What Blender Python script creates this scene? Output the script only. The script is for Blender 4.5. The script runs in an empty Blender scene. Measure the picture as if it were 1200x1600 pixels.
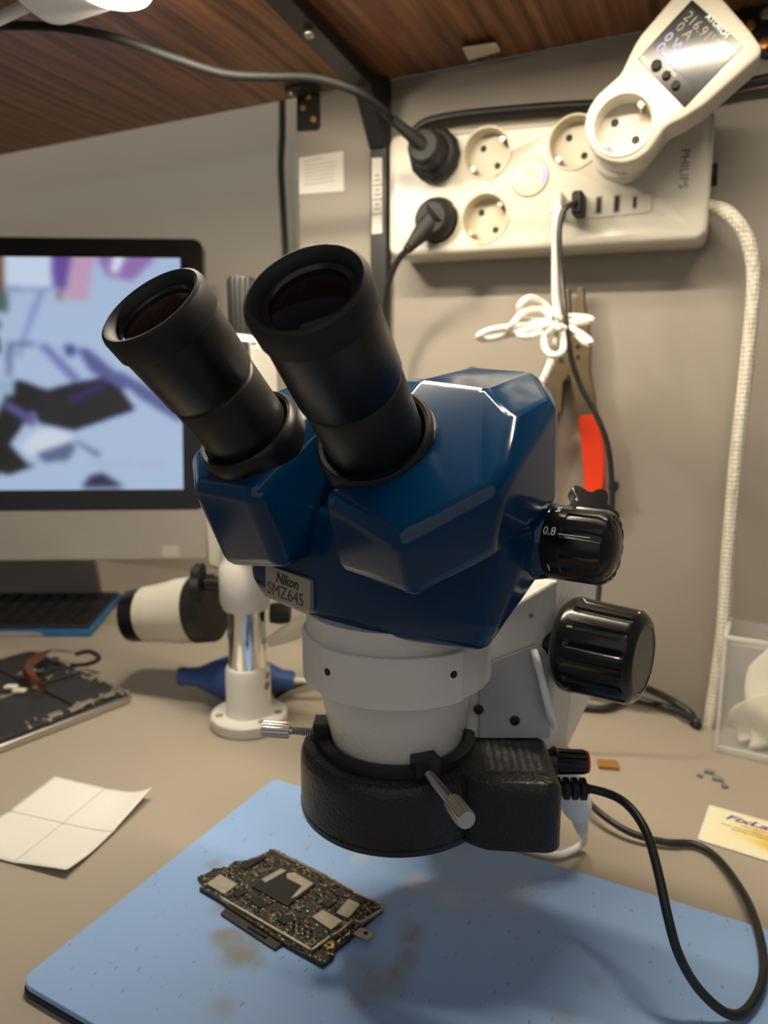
import bpy, bmesh, math, random
from math import sin, cos, pi, radians, atan, sqrt, hypot
from mathutils import Vector, Matrix
import numpy as np
random.seed(4)
V = Vector
# ------------------------------------------------------------------ camera, world, lights, exposure
FPX = 1120.0; PITCH = atan(190/1120); YAW = radians(24.4); CAMZ = .274
CAM = V((0, 0, CAMZ))
CR = V((cos(YAW), sin(YAW), 0)); FHZ = V((-sin(YAW), cos(YAW), 0))
CF = FHZ*cos(PITCH) - V((0, 0, sin(PITCH))); CU = FHZ*sin(PITCH) + V((0, 0, cos(PITCH)))
scene = bpy.context.scene; col = scene.collection
cd = bpy.data.cameras.new('camera'); cam = bpy.data.objects.new('camera', cd); col.objects.link(cam)
cam.matrix_world = Matrix(((CR.x, CU.x, -CF.x, 0), (CR.y, CU.y, -CF.y, 0), (CR.z, CU.z, -CF.z, CAMZ), (0, 0, 0, 1)))
cd.sensor_fit = 'VERTICAL'; cd.sensor_height = 36; cd.lens = FPX/1600*36
cd.dof.use_dof = True; cd.dof.focus_distance = .285; cd.dof.aperture_fstop = 25.2/2.6
cd.clip_start = .01; cd.clip_end = 20
scene.camera = cam
scene.view_settings.view_transform = 'Standard'; scene.view_settings.look = 'None'
scene.view_settings.exposure = 0.0; scene.view_settings.gamma = 1.0
scene.view_settings.use_curve_mapping = False
wd = bpy.data.worlds.new('world'); scene.world = wd; wd.use_nodes = True
wd.node_tree.nodes['Background'].inputs[0].default_value = (.8, .85, 1.0, 1)
wd.node_tree.nodes['Background'].inputs[1].default_value = .12

def area(name, loc, target, sx, sy, power, color, shape='RECTANGLE', spread=180):
    l = bpy.data.lights.new(name, 'AREA'); l.shape = shape; l.size = sx
    if shape in ('RECTANGLE', 'ELLIPSE'): l.size_y = sy
    l.energy = power; l.color = color; l.spread = radians(spread)
    o = bpy.data.objects.new(name, l); col.objects.link(o); o.location = loc
    o.rotation_euler = (V(target) - V(loc)).to_track_quat('-Z', 'Y').to_euler()
    return o
WARM = (1.0, .86, .66)
bar = area('shelf_strip_light', (-.14, .397, .535), (-.14, .397, 0), .44, .012, 3.2, WARM)
lampl = area('lamp_light', (-.392, .400, .515), (-.43, .52, 0), .05, .05, 1.1, (1, .9, .72), 'DISK')
front_fill = area('added_front_fill', (.45, -1.3, 1.25), (-.13, .3, .2), 3.0, 2.4, 9, (1, .93, .82))  # added fill behind the camera, brightens the nosepiece front

room = area('room_light', (-.85, .76, 1.5), (-.85, .76, 0), 1.1, .16, 9, (1, .90, .74))

# ------------------------------------------------------------------ pixel -> place helpers (points on the real planes)
def ray(x, y): return CR*((x-600)/FPX) + CU*((800-y)/FPX) + CF
def at(x, y, d): return CAM + ray(x, y)*d
def onz(x, y, z=0.0): r = ray(x, y); return CAM + r*((z-CAMZ)/r.z)
def ony(x, y, Y): r = ray(x, y); return CAM + r*(Y/r.y)

# ------------------------------------------------------------------ materials
MAT = {}
def pbr(name, color, rough=.5, metal=0, bump=0, bscale=200, var=0, vscale=8, coat=0, spec=.5, emit=None, estr=0, trans=0, ior=1.45, alpha=1, stretch=None, sheen=0):
    m = bpy.data.materials.new(name); m.use_nodes = True; nt = m.node_tree; N = nt.nodes; L = nt.links
    b = N['Principled BSDF']; b.inputs['Base Color'].default_value = (*color, 1)
    b.inputs['Roughness'].default_value = rough; b.inputs['Metallic'].default_value = metal
    b.inputs['Coat Weight'].default_value = coat; b.inputs['Coat Roughness'].default_value = .08
    b.inputs['Specular IOR Level'].default_value = spec; b.inputs['IOR'].default_value = ior
    b.inputs['Transmission Weight'].default_value = trans; b.inputs['Alpha'].default_value = alpha
    if emit: b.inputs['Emission Color'].default_value = (*emit, 1); b.inputs['Emission Strength'].default_value = estr
    tc = None
    if bump or var:
        tc = N.new('ShaderNodeTexCoord'); mp = N.new('ShaderNodeMapping'); L.new(tc.outputs['Object'], mp.inputs[0])
        if stretch: mp.inputs['Scale'].default_value = stretch
    if bump:
        n = N.new('ShaderNodeTexNoise'); n.inputs['Scale'].default_value = bscale; n.inputs['Detail'].default_value = 3
        L.new(mp.outputs[0], n.inputs['Vector'])
        bp = N.new('ShaderNodeBump'); bp.inputs['Strength'].default_value = bump; bp.inputs['Distance'].default_value = .0006
        L.new(n.outputs['Fac'], bp.inputs['Height']); L.new(bp.outputs[0], b.inputs['Normal'])
    if var:
        n = N.new('ShaderNodeTexNoise'); n.inputs['Scale'].default_value = vscale; n.inputs['Detail'].default_value = 6
        L.new(mp.outputs[0], n.inputs['Vector'])
        mx = N.new('ShaderNodeMix'); mx.data_type = 'RGBA'
        mx.inputs['A'].default_value = (*[c*(1-var) for c in color], 1); mx.inputs['B'].default_value = (*[min(1, c*(1+var)) for c in color], 1)
        L.new(n.outputs['Fac'], mx.inputs['Factor']); L.new(mx.outputs['Result'], b.inputs['Base Color'])
    MAT[name] = m; return m

pbr('taupe_laminate', (.36, .31, .245), .42, bump=.15, bscale=600, var=.07, vscale=9)
pbr('taupe_board', (.33, .295, .245), .55, bump=.1, bscale=500, var=.05, vscale=5)
pbr('cream_wall', (.68, .635, .54), .7, bump=.1, bscale=300, var=.04, vscale=4)
pbr('blue_enamel', (.0012, .033, .098), .14, bump=.035, bscale=380, coat=.0)
pbr('white_enamel', (.72, .70, .64), .38, bump=.5, bscale=420, var=.03, vscale=30, coat=.15)
pbr('cream_enamel', (.66, .62, .50), .4, bump=.2, bscale=400, var=.04, vscale=20)
pbr('shade_grey', (.40, .41, .42), .5, bump=.2, bscale=400, var=.2, vscale=60)  # shade on the white focus arm, put into the colour
pbr('black_anodized', (.008, .0078, .0075), .36, bump=.1, bscale=900)
pbr('black_satin', (.014, .0135, .013), .42, bump=.1, bscale=900)
pbr('black_gloss', (.008, .008, .008), .2)
pbr('black_rubber', (.010, .010, .010), .62)
pbr('black_cast', (.013, .0125, .012), .33, bump=1.0, bscale=620)
pbr('black_cable', (.016, .016, .017), .38)
pbr('grey_cable', (.012, .0115, .011), .6, spec=.3)
pbr('white_cable', (.78, .76, .70), .4)
pbr('white_plastic', (.60, .565, .475), .3, var=.02, vscale=10)
pbr('white_plastic_cool', (.80, .80, .80), .3)
pbr('socket_plastic', (.56, .50, .37), .3)
pbr('nickel', (.55, .52, .45), .28, 1, bump=.1)
pbr('chrome', (.85, .85, .85), .07, 1)
pbr('aluminium', (.55, .51, .47), .35, 1)
pbr('silver_chin', (.36, .33, .29), .5, .2, var=.05, vscale=10)
pbr('copper', (.75, .36, .14), .3, 1)
pbr('gold', (.85, .58, .18), .3, 1)
pbr('tarnished_tin', (.42, .38, .31), .45, .8, bump=.4, bscale=300, var=.3, vscale=300)
pbr('pcb_green_black', (.022, .019, .012), .4, bump=.8, bscale=900, var=.7, vscale=700)
pbr('chip_black', (.018, .018, .018), .3, var=.1, vscale=100)
pbr('solder_dots', (.50, .42, .28), .35, .5)
pbr('brown_dots', (.22, .14, .06), .5)
pbr('paper_white', (.74, .72, .66), .8, bump=.1, bscale=60)
pbr('label_white', (.74, .71, .64), .6)
pbr('ink', (.05, .05, .05), .6)
pbr('faded_ink', (.30, .29, .27), .7)
pbr('blue_ink', (.06, .05, .25), .6)
pbr('label_silver', (.43, .40, .32), .35, .35)
pbr('white_mark', (.8, .8, .78), .5, emit=None)
pbr('grey_mark', (.13, .13, .12), .5)
pbr('grey_mark2', (.45, .43, .38), .5)
pbr('blue_rubber', (.03, .075, .25), .55)
pbr('red_grip', (.85, .055, .012), .4)
pbr('tool_steel', (.17, .125, .07), .45, .5, bump=.5, bscale=150, var=.35, vscale=60)
pbr('keyboard_blue', (.02, .14, .32), .4)
pbr('charcoal', (.022, .022, .023), .5)
pbr('tablet_cell', (.026, .024, .022), .45, var=.1)
pbr('flex_copper', (.13, .04, .018), .35, .2)
pbr('white_connector', (.8, .78, .6), .4)
pbr('red_cap', (.55, .02, .015), .4)
pbr('cloth_white', (.80, .76, .62), .9, bump=.6, bscale=120, var=.05, vscale=40)
pbr('foam', (.75, .66, .52), .8, bump=.8, bscale=300)
pbr('dark_hole', (.01, .009, .008), .6)
pbr('amber_chip', (.35, .17, .04), .35, .2, var=.2, vscale=200)
pbr('pale_chip', (.25, .25, .23), .4, .2)
pbr('lens_glass', (.004, .004, .005), .06, spec=.25)
pbr('lamp_shade_white', (.78, .76, .70), .35)
pbr('lamp_glow', (1, .95, .8), .5, emit=(1, .93, .78), estr=14)
pbr('blue_led', (.2, .15, 1), .4, emit=(.12, .08, 1), estr=3)
pbr('lcd', (.035, .038, .04), .16, coat=.6)
pbr('lcd_amber', (.2, .19, .14), .4, emit=(.5, .47, .33), estr=.18)
pbr('lcd_violet', (.2, .2, .35), .4, emit=(.42, .42, .75), estr=.25)
pbr('flange_stain', (.30, .24, .10), .7)
pbr('clear_plastic', (.9, .92, .9), .08, trans=.0, alpha=.13, coat=.3)
pbr('clear_edge', (.9, .88, .8), .15, alpha=.45, coat=.3)

def wood():
    m = bpy.data.materials.new('walnut_laminate'); m.use_nodes = True; N = m.node_tree.nodes; L = m.node_tree.links
    b = N['Principled BSDF']; b.inputs['Roughness'].default_value = .42
    tc = N.new('ShaderNodeTexCoord'); mp = N.new('ShaderNodeMapping'); mp.inputs['Scale'].default_value = (60, 2.2, 20)
    L.new(tc.outputs['Object'], mp.inputs[0])
    n = N.new('ShaderNodeTexNoise'); n.inputs['Scale'].default_value = 2.2; n.inputs['Detail'].default_value = 8; n.inputs['Distortion'].default_value = .3
    L.new(mp.outputs[0], n.inputs['Vector'])
    r = N.new('ShaderNodeValToRGB'); r.color_ramp.elements[0].position = .36; r.color_ramp.elements[0].color = (.105, .042, .017, 1)
    r.color_ramp.elements[1].position = .66; r.color_ramp.elements[1].color = (.36, .155, .062, 1)
    L.new(n.outputs['Fac'], r.inputs[0]); L.new(r.outputs[0], b.inputs['Base Color']); MAT['wood'] = m
wood()

def mat_with_spots(name, base, spots, scratches=True, rough=.45, stain=(.24, .20, .12)):
    """silicone mat: base colour with soft brown flux stains at given world spots and fine scratches"""
    m = bpy.data.materials.new(name); m.use_nodes = True; N = m.node_tree.nodes; L = m.node_tree.links
    b = N['Principled BSDF']; b.inputs['Roughness'].default_value = rough
    g = N.new('ShaderNodeNewGeometry')
    nz = N.new('ShaderNodeTexNoise'); nz.inputs['Scale'].default_value = 70; nz.inputs['Detail'].default_value = 4
    L.new(g.outputs['Position'], nz.inputs['Vector'])
    cur = None
    base_n = N.new('ShaderNodeTexNoise'); base_n.inputs['Scale'].default_value = 12; L.new(g.outputs['Position'], base_n.inputs['Vector'])
    mx0 = N.new('ShaderNodeMix'); mx0.data_type = 'RGBA'
    mx0.inputs['A'].default_value = (*[c*.93 for c in base], 1); mx0.inputs['B'].default_value = (*[min(1, c*1.06) for c in base], 1)
    L.new(base_n.outputs['Fac'], mx0.inputs['Factor']); cur = mx0.outputs['Result']
    for (p, rad, amt, tint) in spots:
        d = N.new('ShaderNodeVectorMath'); d.operation = 'DISTANCE'; L.new(g.outputs['Position'], d.inputs[0]); d.inputs[1].default_value = p
        a = N.new('ShaderNodeMath'); a.operation = 'MULTIPLY_ADD'; L.new(nz.outputs['Fac'], a.inputs[0]); a.inputs[1].default_value = rad*1.3; L.new(d.outputs['Value'], a.inputs[2])
        mr = N.new('ShaderNodeMapRange'); mr.interpolation_type = 'SMOOTHSTEP'; L.new(a.outputs[0], mr.inputs[0])
        mr.inputs['From Min'].default_value = rad*1.75; mr.inputs['From Max'].default_value = rad*.75
        mr.inputs['To Min'].default_value = 0; mr.inputs['To Max'].default_value = amt
        mx = N.new('ShaderNodeMix'); mx.data_type = 'RGBA'; L.new(mr.outputs[0], mx.inputs['Factor']); L.new(cur, mx.inputs['A']); mx.inputs['B'].default_value = (*tint, 1)
        cur = mx.outputs['Result']
    if scratches:
        mp = N.new('ShaderNodeMapping'); mp.inputs['Scale'].default_value = (420, 150, 1); mp.inputs['Rotation'].default_value = (0, 0, .6)
        L.new(g.outputs['Position'], mp.inputs[0])
        v = N.new('ShaderNodeTexNoise'); v.inputs['Scale'].default_value = 1; v.inputs['Detail'].default_value = 1; L.new(mp.outputs[0], v.inputs['Vector'])
        mr = N.new('ShaderNodeMapRange'); L.new(v.outputs['Fac'], mr.inputs[0]); mr.inputs['From Min'].default_value = .70; mr.inputs['From Max'].default_value = .75; mr.inputs['To Max'].default_value = .6
        mx = N.new('ShaderNodeMix'); mx.data_type = 'RGBA'; L.new(mr.outputs[0], mx.inputs['Factor']); L.new(cur, mx.inputs['A']); mx.inputs['B'].default_value = (.12, .16, .24, 1)
        cur = mx.outputs['Result']
    L.new(cur, b.inputs['Base Color']); MAT[name] = m

def rope_mat():
    m = bpy.data.materials.new('braided'); m.use_nodes = True; N = m.node_tree.nodes; L = m.node_tree.links
    b = N['Principled BSDF']; b.inputs['Roughness'].default_value = .7
    g = N.new('ShaderNodeNewGeometry'); mp = N.new('ShaderNodeMapping'); mp.inputs['Scale'].default_value = (420, 420, 300)
    L.new(g.outputs['Position'], mp.inputs[0]); c = N.new('ShaderNodeTexVoronoi'); c.inputs['Scale'].default_value = 1.0; c.inputs['Randomness'].default_value = .15
    L.new(mp.outputs[0], c.inputs['Vector'])
    r = N.new('ShaderNodeValToRGB'); r.color_ramp.elements[0].color = (.86, .82, .70, 1); r.color_ramp.elements[1].color = (.40, .36, .28, 1); r.color_ramp.elements[1].position = .75; r.color_ramp.elements[0].position = .3
    L.new(c.outputs['Distance'], r.inputs[0]); L.new(r.outputs[0], b.inputs['Base Color'])
    bp = N.new('ShaderNodeBump'); bp.inputs['Strength'].default_value = .8; bp.inputs['Distance'].default_value = .001; bp.invert = True
    L.new(c.outputs['Distance'], bp.inputs['Height']); L.new(bp.outputs[0], b.inputs['Normal']); MAT['braided'] = m
rope_mat()

def attr_mat(name, emission=0.0, rough=.5):
    m = bpy.data.materials.new(name); m.use_nodes = True; N = m.node_tree.nodes; L = m.node_tree.links
    b = N['Principled BSDF']; b.inputs['Roughness'].default_value = rough
    a = N.new('ShaderNodeAttribute'); a.attribute_name = 'pic'
    if emission:
        L.new(a.outputs['Color'], b.inputs['Emission Color']); b.inputs['Emission Strength'].default_value = emission
        b.inputs['Base Color'].default_value = (.02, .02, .02, 1)
    else: L.new(a.outputs['Color'], b.inputs['Base Color'])
    MAT[name] = m
attr_mat('screen_picture', .78, .25)
attr_mat('card_print', 0, .45)

# ------------------------------------------------------------------ geometry helpers
def frame(o, x, y, z): 
    return Matrix(((x[0], y[0], z[0], o[0]), (x[1], y[1], z[1], o[1]), (x[2], y[2], z[2], o[2]), (0, 0, 0, 1)))
def zframe(o, z, xhint=(1, 0, 0)):
    z = V(z).normalized(); x = V(xhint) - z*V(xhint).dot(z)
    if x.length < 1e-4: x = V((0, 1, 0)) - z*z.y
    x.normalize(); return frame(V(o), x, z.cross(x), z)
ID = Matrix.Identity(4)

class G:
    def __init__(s): s.v = []; s.f = []
    def add(s, vs, fs, M=ID):
        n = len(s.v); s.v += [M @ V(p) for p in vs]; s.f += [tuple(i+n for i in f) for f in fs]; return s
    def box(s, c, d, M=ID):
        x, y, z = [k/2 for k in d]; cx, cy, cz = c
        vs = [(cx+a*x, cy+b*y, cz+e*z) for a in (-1, 1) for b in (-1, 1) for e in (-1, 1)]
        return s.add(vs, [(0, 1, 3, 2), (4, 6, 7, 5), (0, 4, 5, 1), (2, 3, 7, 6), (0, 2, 6, 4), (1, 5, 7, 3)], M)
    def lathe(s, prof, M=ID, n=48, rib=None, a0=0, cap=True):
        """prof: list of (r, z); open ends are capped. rib=(count, depth, zmin, zmax) modulates r"""
        vs = []; fs = []; m = len(prof)
        for i in range(n):
            a = a0 + 2*pi*i/n
            for (r, z) in prof:
                rr = r
                if rib and rib[2] <= z <= rib[3]:
                    ph = (i*rib[0]/n) % 1.0
                    if ph < rib[4]: rr = r - rib[1]
                vs.append((rr*cos(a), rr*sin(a), z))
        for i in range(n):
            j = (i+1) % n
            for k in range(m-1): fs.append((i*m+k, j*m+k, j*m+k+1, i*m+k+1))
        if cap and prof[0][0] > 1e-6: fs.append(tuple(i*m for i in range(n))[::-1])
        if cap and prof[-1][0] > 1e-6: fs.append(tuple(i*m+m-1 for i in range(n)))
        return s.add(vs, fs, M)
    def ring(s, prof, M=ID, n=48):   # closed cross-section profile (torus-like)
        vs = []; fs = []; m = len(prof)
        for i in range(n):
            a = 2*pi*i/n; vs += [(r*cos(a), r*sin(a), z) for r, z in prof]
        for i in range(n):
            j = (i+1) % n
            for k in range(m): l = (k+1) % m; fs.append((i*m+k, j*m+k, j*m+l, i*m+l))
        return s.add(vs, fs, M)
    def prism(s, poly, z0, z1, M=ID, top=None):
        n = len(poly); top = top or poly
        vs = [(p[0], p[1], z0) for p in poly] + [(p[0], p[1], z1) for p in top]
        fs = [tuple(range(n))[::-1], tuple(range(n, 2*n))] + [(i, (i+1) % n, n+(i+1) % n, n+i) for i in range(n)]
        return s.add(vs, fs, M)
    def tube(s, pts, r, n=12, smooth=6, closed=False):
        P = catmull([V(p) for p in pts], smooth) if smooth else [V(p) for p in pts]
        R = r if callable(r) else (lambda t: r)
        vs = []; fs = []; m = len(P); up = None
        for i, p in enumerate(P):
            t = (P[min(i+1, m-1)] - P[max(i-1, 0)]).normalized()
            if up is None:
                up = V((0, 0, 1)) if abs(t.z) < .9 else V((1, 0, 0))
            x = (up - t*up.dot(t)).normalized(); up = x; y = t.cross(x); rr = R(i/(m-1))
            vs += [p + x*cos(2*pi*k/n)*rr + y*sin(2*pi*k/n)*rr for k in range(n)]
        for i in range(m-1):
            for k in range(n): l = (k+1) % n; fs.append((i*n+k, i*n+l, (i+1)*n+l, (i+1)*n+k))
        fs.append(tuple(range(n))[::-1]); fs.append(tuple((m-1)*n+k for k in range(n)))
        return s.add(vs, fs)
    def hull(s, pts, M=ID, dis=4):
        bm = bmesh.new()
        for p in pts: bm.verts.new(M @ V(p))
        r = bmesh.ops.convex_hull(bm, input=bm.verts)
        bmesh.ops.delete(bm, geom=list({g for g in r['geom_interior']+r['geom_unused'] if isinstance(g, bmesh.types.BMVert)}), context='VERTS')
        bmesh.ops.dissolve_limit(bm, angle_limit=radians(dis), verts=bm.verts, edges=bm.edges)
        bm.verts.index_update()
        vs = [v.co.copy() for v in bm.verts]; fs = [tuple(v.index for v in f.verts) for f in bm.faces]; bm.free()
        return s.add(vs, fs)

def rhull(pts, r, M=ID):
    """convex solid through the given corner points with every edge and corner rounded to radius r"""
    bm = bmesh.new()
    for p in pts: bm.verts.new(V(p))
    h_ = bmesh.ops.convex_hull(bm, input=bm.verts)
    bmesh.ops.delete(bm, geom=list({g for g in h_['geom_interior']+h_['geom_unused'] if isinstance(g, bmesh.types.BMVert)}), context='VERTS')
    bmesh.ops.dissolve_limit(bm, angle_limit=radians(6), verts=bm.verts, edges=bm.edges)
    bmesh.ops.recalc_face_normals(bm, faces=bm.faces)
    out = []; inner = []
    for v in bm.verts:
        A = np.array([list(f.normal) for f in v.link_faces]); b_ = -r*np.ones(len(A))
        d_ = np.linalg.solve(A.T @ A + .02*np.eye(3), A.T @ b_); L_ = np.linalg.norm(d_)
        if L_ > 2.2*r: d_ *= 2.2*r/L_
        inner.append(v.co + V(d_))
    bm.free()
    sph = [V((cos(a)*cos(b), sin(a)*cos(b), sin(b)))*r for b in [radians(t) for t in (-90, -67, -45, -22, 0, 22, 45, 67, 90)] for a in ([2*pi*i/16 for i in range(16)] if abs(b) < 1.5 else [0])]
    for q_ in inner: out += [q_+o for o in sph]
    return G().hull(out, M, 1.2)
def wn(o):
    m = o.modifiers.new('wn', 'WEIGHTED_NORMAL'); m.keep_sharp = True; m.weight = 100; return o
def catmull(P, k):
    out = []
    for i in range(len(P)-1):
        p0 = P[i-1] if i else P[0]*2-P[1]; p1 = P[i]; p2 = P[i+1]; p3 = P[i+2] if i+2 < len(P) else P[-1]*2-P[-2]
        for j in range(k):
            t = j/k
            out.append(.5*((2*p1) + (p2-p0)*t + (2*p0-5*p1+4*p2-p3)*t*t + (3*p1-p0-3*p2+p3)*t**3))
    out.append(P[-1]); return out

WLOC = {}
def finish(name, g, mat, parent=None, bevel=0, seg=3, ang=35, sharp=40, flat=False, weld=True):
    me = bpy.data.meshes.new(name)
    if parent is None:
        xs = [p.x for p in g.v]; ys = [p.y for p in g.v]; zs = [p.z for p in g.v]
        org = V(((min(xs)+max(xs))/2, (min(ys)+max(ys))/2, min(zs)))
    else: org = WLOC[parent.name]
    me.from_pydata([tuple(p-org) for p in g.v], [], g.f)
    bm = bmesh.new(); bm.from_mesh(me)
    if weld: bmesh.ops.remove_doubles(bm, verts=bm.verts, dist=1e-6)
    bmesh.ops.recalc_face_normals(bm, faces=bm.faces); bm.to_mesh(me); bm.free()
    for p in me.polygons: p.use_smooth = not flat
    if not flat: me.set_sharp_from_angle(angle=radians(sharp))
    for mm in (mat if isinstance(mat, (list, tuple)) else [mat]): me.materials.append(MAT[mm] if isinstance(mm, str) else mm)
    o = bpy.data.objects.new(name, me); col.objects.link(o)
    if parent is None: o.location = org; WLOC[o.name] = org
    else: o.parent = parent; WLOC[o.name] = WLOC[parent.name]
    if bevel:
        b = o.modifiers.new('bevel', 'BEVEL'); b.width = bevel; b.segments = seg; b.limit_method = 'ANGLE'; b.angle_limit = radians(ang)
        b.harden_normals = True
    return o
def thing(name, label, cat, loc, group=None):
    o = bpy.data.objects.new(name, None); col.objects.link(o); o.empty_display_size = .01
    o.location = V(loc); WLOC[o.name] = V(loc); o['label'] = label; o['category'] = cat
    if group: o['group'] = group
    return o
def tag(o, label=None, cat=None, group=None, kind=None):
    if label: o['label'] = label
    if cat: o['category'] = cat
    if group: o['group'] = group
    if kind: o['kind'] = kind
    return o
def cut(o, cutters):
    """boolean-subtract temporary solids from o's mesh (baked); keeps later modifiers"""
    g = G()
    mods = [(m.width, m.segments, m.angle_limit) for m in o.modifiers if m.type == 'BEVEL']
    tmp = []
    for c in cutters:
        me = bpy.data.meshes.new('t'); me.from_pydata([tuple(p) for p in c.v], [], c.f)
        bm = bmesh.new(); bm.from_mesh(me); bmesh.ops.recalc_face_normals(bm, faces=bm.faces); bm.to_mesh(me); bm.free()
        t = bpy.data.objects.new('t', me); col.objects.link(t); tmp.append(t)
        b = o.modifiers.new('cut', 'BOOLEAN'); b.object = t; b.solver = 'EXACT'
    dg = bpy.context.evaluated_depsgraph_get(); dg.update()
    nm = bpy.data.meshes.new_from_object(o.evaluated_get(dg)); 
    o.modifiers.clear(); o.data = nm; nm.set_sharp_from_angle(angle=radians(35))
    for t in tmp: bpy.data.objects.remove(t)
    return o
def text(name, s, size, M, mat, parent, depth=.00008, align='LEFT', bold=0.0, shear=0.0, xs=1.0):
    """lettering as a mesh; M: frame whose x is the reading direction, y is up, z faces the reader; metres"""
    c = bpy.data.curves.new('t', 'FONT'); c.body = s; c.size = size; c.align_x = align; c.extrude = depth; c.offset = bold; c.shear = shear; c.resolution_u = 2
    o = bpy.data.objects.new('t', c); col.objects.link(o)
    dg = bpy.context.evaluated_depsgraph_get(); me = bpy.data.meshes.new_from_object(o.evaluated_get(dg))
    g = G(); g.v = [M @ V((v.co.x*xs, v.co.y, v.co.z)) for v in me.vertices]; g.f = [tuple(p.vertices) for p in me.polygons]
    bpy.data.objects.remove(o); bpy.data.curves.remove(c); bpy.data.meshes.remove(me)
    return finish(name, g, mat, parent, flat=True, weld=False)
def rrect(x0, y0, x1, y1, r, n=6):
    out = []
    for cx, cy, a0 in ((x1-r, y1-r, 0), (x0+r, y1-r, 90), (x0+r, y0+r, 180), (x1-r, y0+r, 270)):
        out += [(cx+r*cos(radians(a0+90*k/n)), cy+r*sin(radians(a0+90*k/n))) for k in range(n+1)]
    return out
def rpoly(P, r, n=5):
    """round every corner of a polygon"""
    out = []; m = len(P)
    for i in range(m):
        p = V(P[i]); a = V(P[i-1]); b = V(P[(i+1) % m]); rr = r[i] if isinstance(r, (list, tuple)) else r
        da = a-p; db = b-p; t = min(rr, da.length*.45, db.length*.45); q0 = p+da.normalized()*t; q1 = p+db.normalized()*t
        for k in range(n+1):
            u = k/n; out.append(tuple(q0*(1-u)**2 + p*2*u*(1-u) + q1*u*u))
    return out
def screw(name, p, nrm, r, parent, mat='nickel', label=None):
    M = zframe(p, nrm); g = G().lathe([(0, 0), (r, 0), (r, r*.25), (r*.75, r*.55), (r*.3, r*.6), (r*.28, r*.3), (0, r*.3)], M, 16)
    return finish(name, g, mat, parent)

# ================================================================== SETTING
XB = -.3807          # the taupe board starts here; left of it the cream wall stands farther back
YB = .64; YW = .85; ZS = .549
hole = onz(1092, 1128, 0)
g = G()
notch = [(hole.x + .022*cos(a), YB - .0 + .030*sin(a)*1.0) for a in [pi + pi*k/10 for k in range(11)]]
outline = [(-1.5, -.15), (.5, -.15), (.5, YB)] + notch[::-1] + [(XB, YB), (XB, YW), (-1.5, YW)]
g.prism(outline, -.03, 0)
desk = finish('desk', g, 'taupe_laminate', None)
tag(desk, 'taupe laminate workbench top under the microscope and blue mat, cable notch at back', 'desk')
o = finish('wall_partition', G().box(((XB+.5)/2, YB+.01, ZS/2-.2), (.5-XB, .02, ZS+.4)), 'taupe_board'); o['kind'] = 'structure'
o = finish('wall_partition_side', G().box((XB+.009, (YB+.02+YW)/2, ZS/2-.2), (.018, YW-YB-.02, ZS+.4)), 'taupe_board'); o['kind'] = 'structure'
o = finish('wall_back', G().box(((XB-1.6)/2, YW+.01, .4), (XB+1.6, .02, 1.6)), 'cream_wall'); o['kind'] = 'structure'
o = finish('wall_left', G().box((-1.61, .35, .4), (.02, 1.0, 1.6)), 'cream_wall'); o['kind'] = 'structure'
sh = finish('wooden_shelf', G().box((-.5, .40, ZS+.009), (2.0, .48, .018)), 'wood', None, bevel=.0008)
tag(sh, 'walnut brown wooden shelf board above the bench', 'shelf')

# ================================================================== MICROSCOPE (scope frame, millimetres)
SO = at(625, 1050, .345); SO.z = 0
th = radians(-13); SX = V((cos(th), sin(th), 0)); SY = V((-sin(th), cos(th), 0)); SO = SO - SX*.002
k = .001
S = Matrix(((SX.x*k, SY.x*k, 0, SO.x), (SX.y*k, SY.y*k, 0, SO.y), (0, 0, k, 0), (0, 0, 0, 1)))
def sdir(v): return (SX*v[0] + SY*v[1] + V((0, 0, v[2]))).normalized()
def sp(p): return S @ V(p)
mic = thing('stereo_microscope', 'blue stereo microscope head with two black eyepieces on a white focusing mount', 'microscope', (SO.x, SO.y, .05))

# lower blue body
pts = []
for x, y, z in ((68, -32, 224), (73, -8, 224), (68, 24, 224), (8, -41, 224), (68, -31, 181), (68, 14, 199), (62, 26, 205), (63, -28, 172), (10, -38.5, 170.5), (50, -7, 170.5), (58, 6, 183), (50, 34, 196)):
    pts += [(x, y, z), (-x, y, z)]
body = wn(finish('lower_body', rhull(pts, 8, S), 'blue_enamel', mic, sharp=60))
# vertical mould seam
finish('seam', G().hull([(x, y, z) for x in (-.25, .25) for y, z in ((-39.4, 216), (-37.8, 177), (-36, 177), (-36, 216))], S), 'black_satin', body)
# centre / rear upper body
pts = []
for x, y, z in ((30, 31, 280), (30, 0, 278), (30, -16, 268), (30, -20, 226), (60, 31, 226), (30, 31, 222)):
    pts += [(x, y, z), (-x, y, z)]
ub = wn(finish('upper_body', rhull(pts, 9, S), 'blue_enamel', mic, sharp=60))
RU = [(17, -15, 279), (55, -17, 275), (72, -26, 265), (80, -46, 249), (82, -55, 242), (58, -78, 225), (14, -69, 236),
      (79, -51, 218), (57, -70, 203), (17, -62, 205), (14, -20, 205), (50, -10, 207), (76, 4, 229), (62, 31, 228),
      (17, 31, 285), (52, 29, 283), (62, 30, 273), (75, 4, 269)]
wn(finish('prism_housing', rhull(RU, 8, S), 'blue_enamel', mic, sharp=60))
LU = [(-15, -15, 279), (-50, -15.5, 277), (-72, -24, 268), (-81, -38, 257), (-83, -52, 246), (-60, -69, 234), (-20, -71, 233),
      (-78, -51, 220), (-61, -50, 192), (-20, -55, 198), (-14, -20, 205), (-50, -10, 200), (-76, -8, 226),
      (-76, -12, 264), (-76, 0, 230), (-17, 30, 284), (-54, 30, 281), (-65, 27, 270), (-74, 9, 268), (-62, 30, 229), (-71, 14, 229), (-14, 25, 215)]
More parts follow.
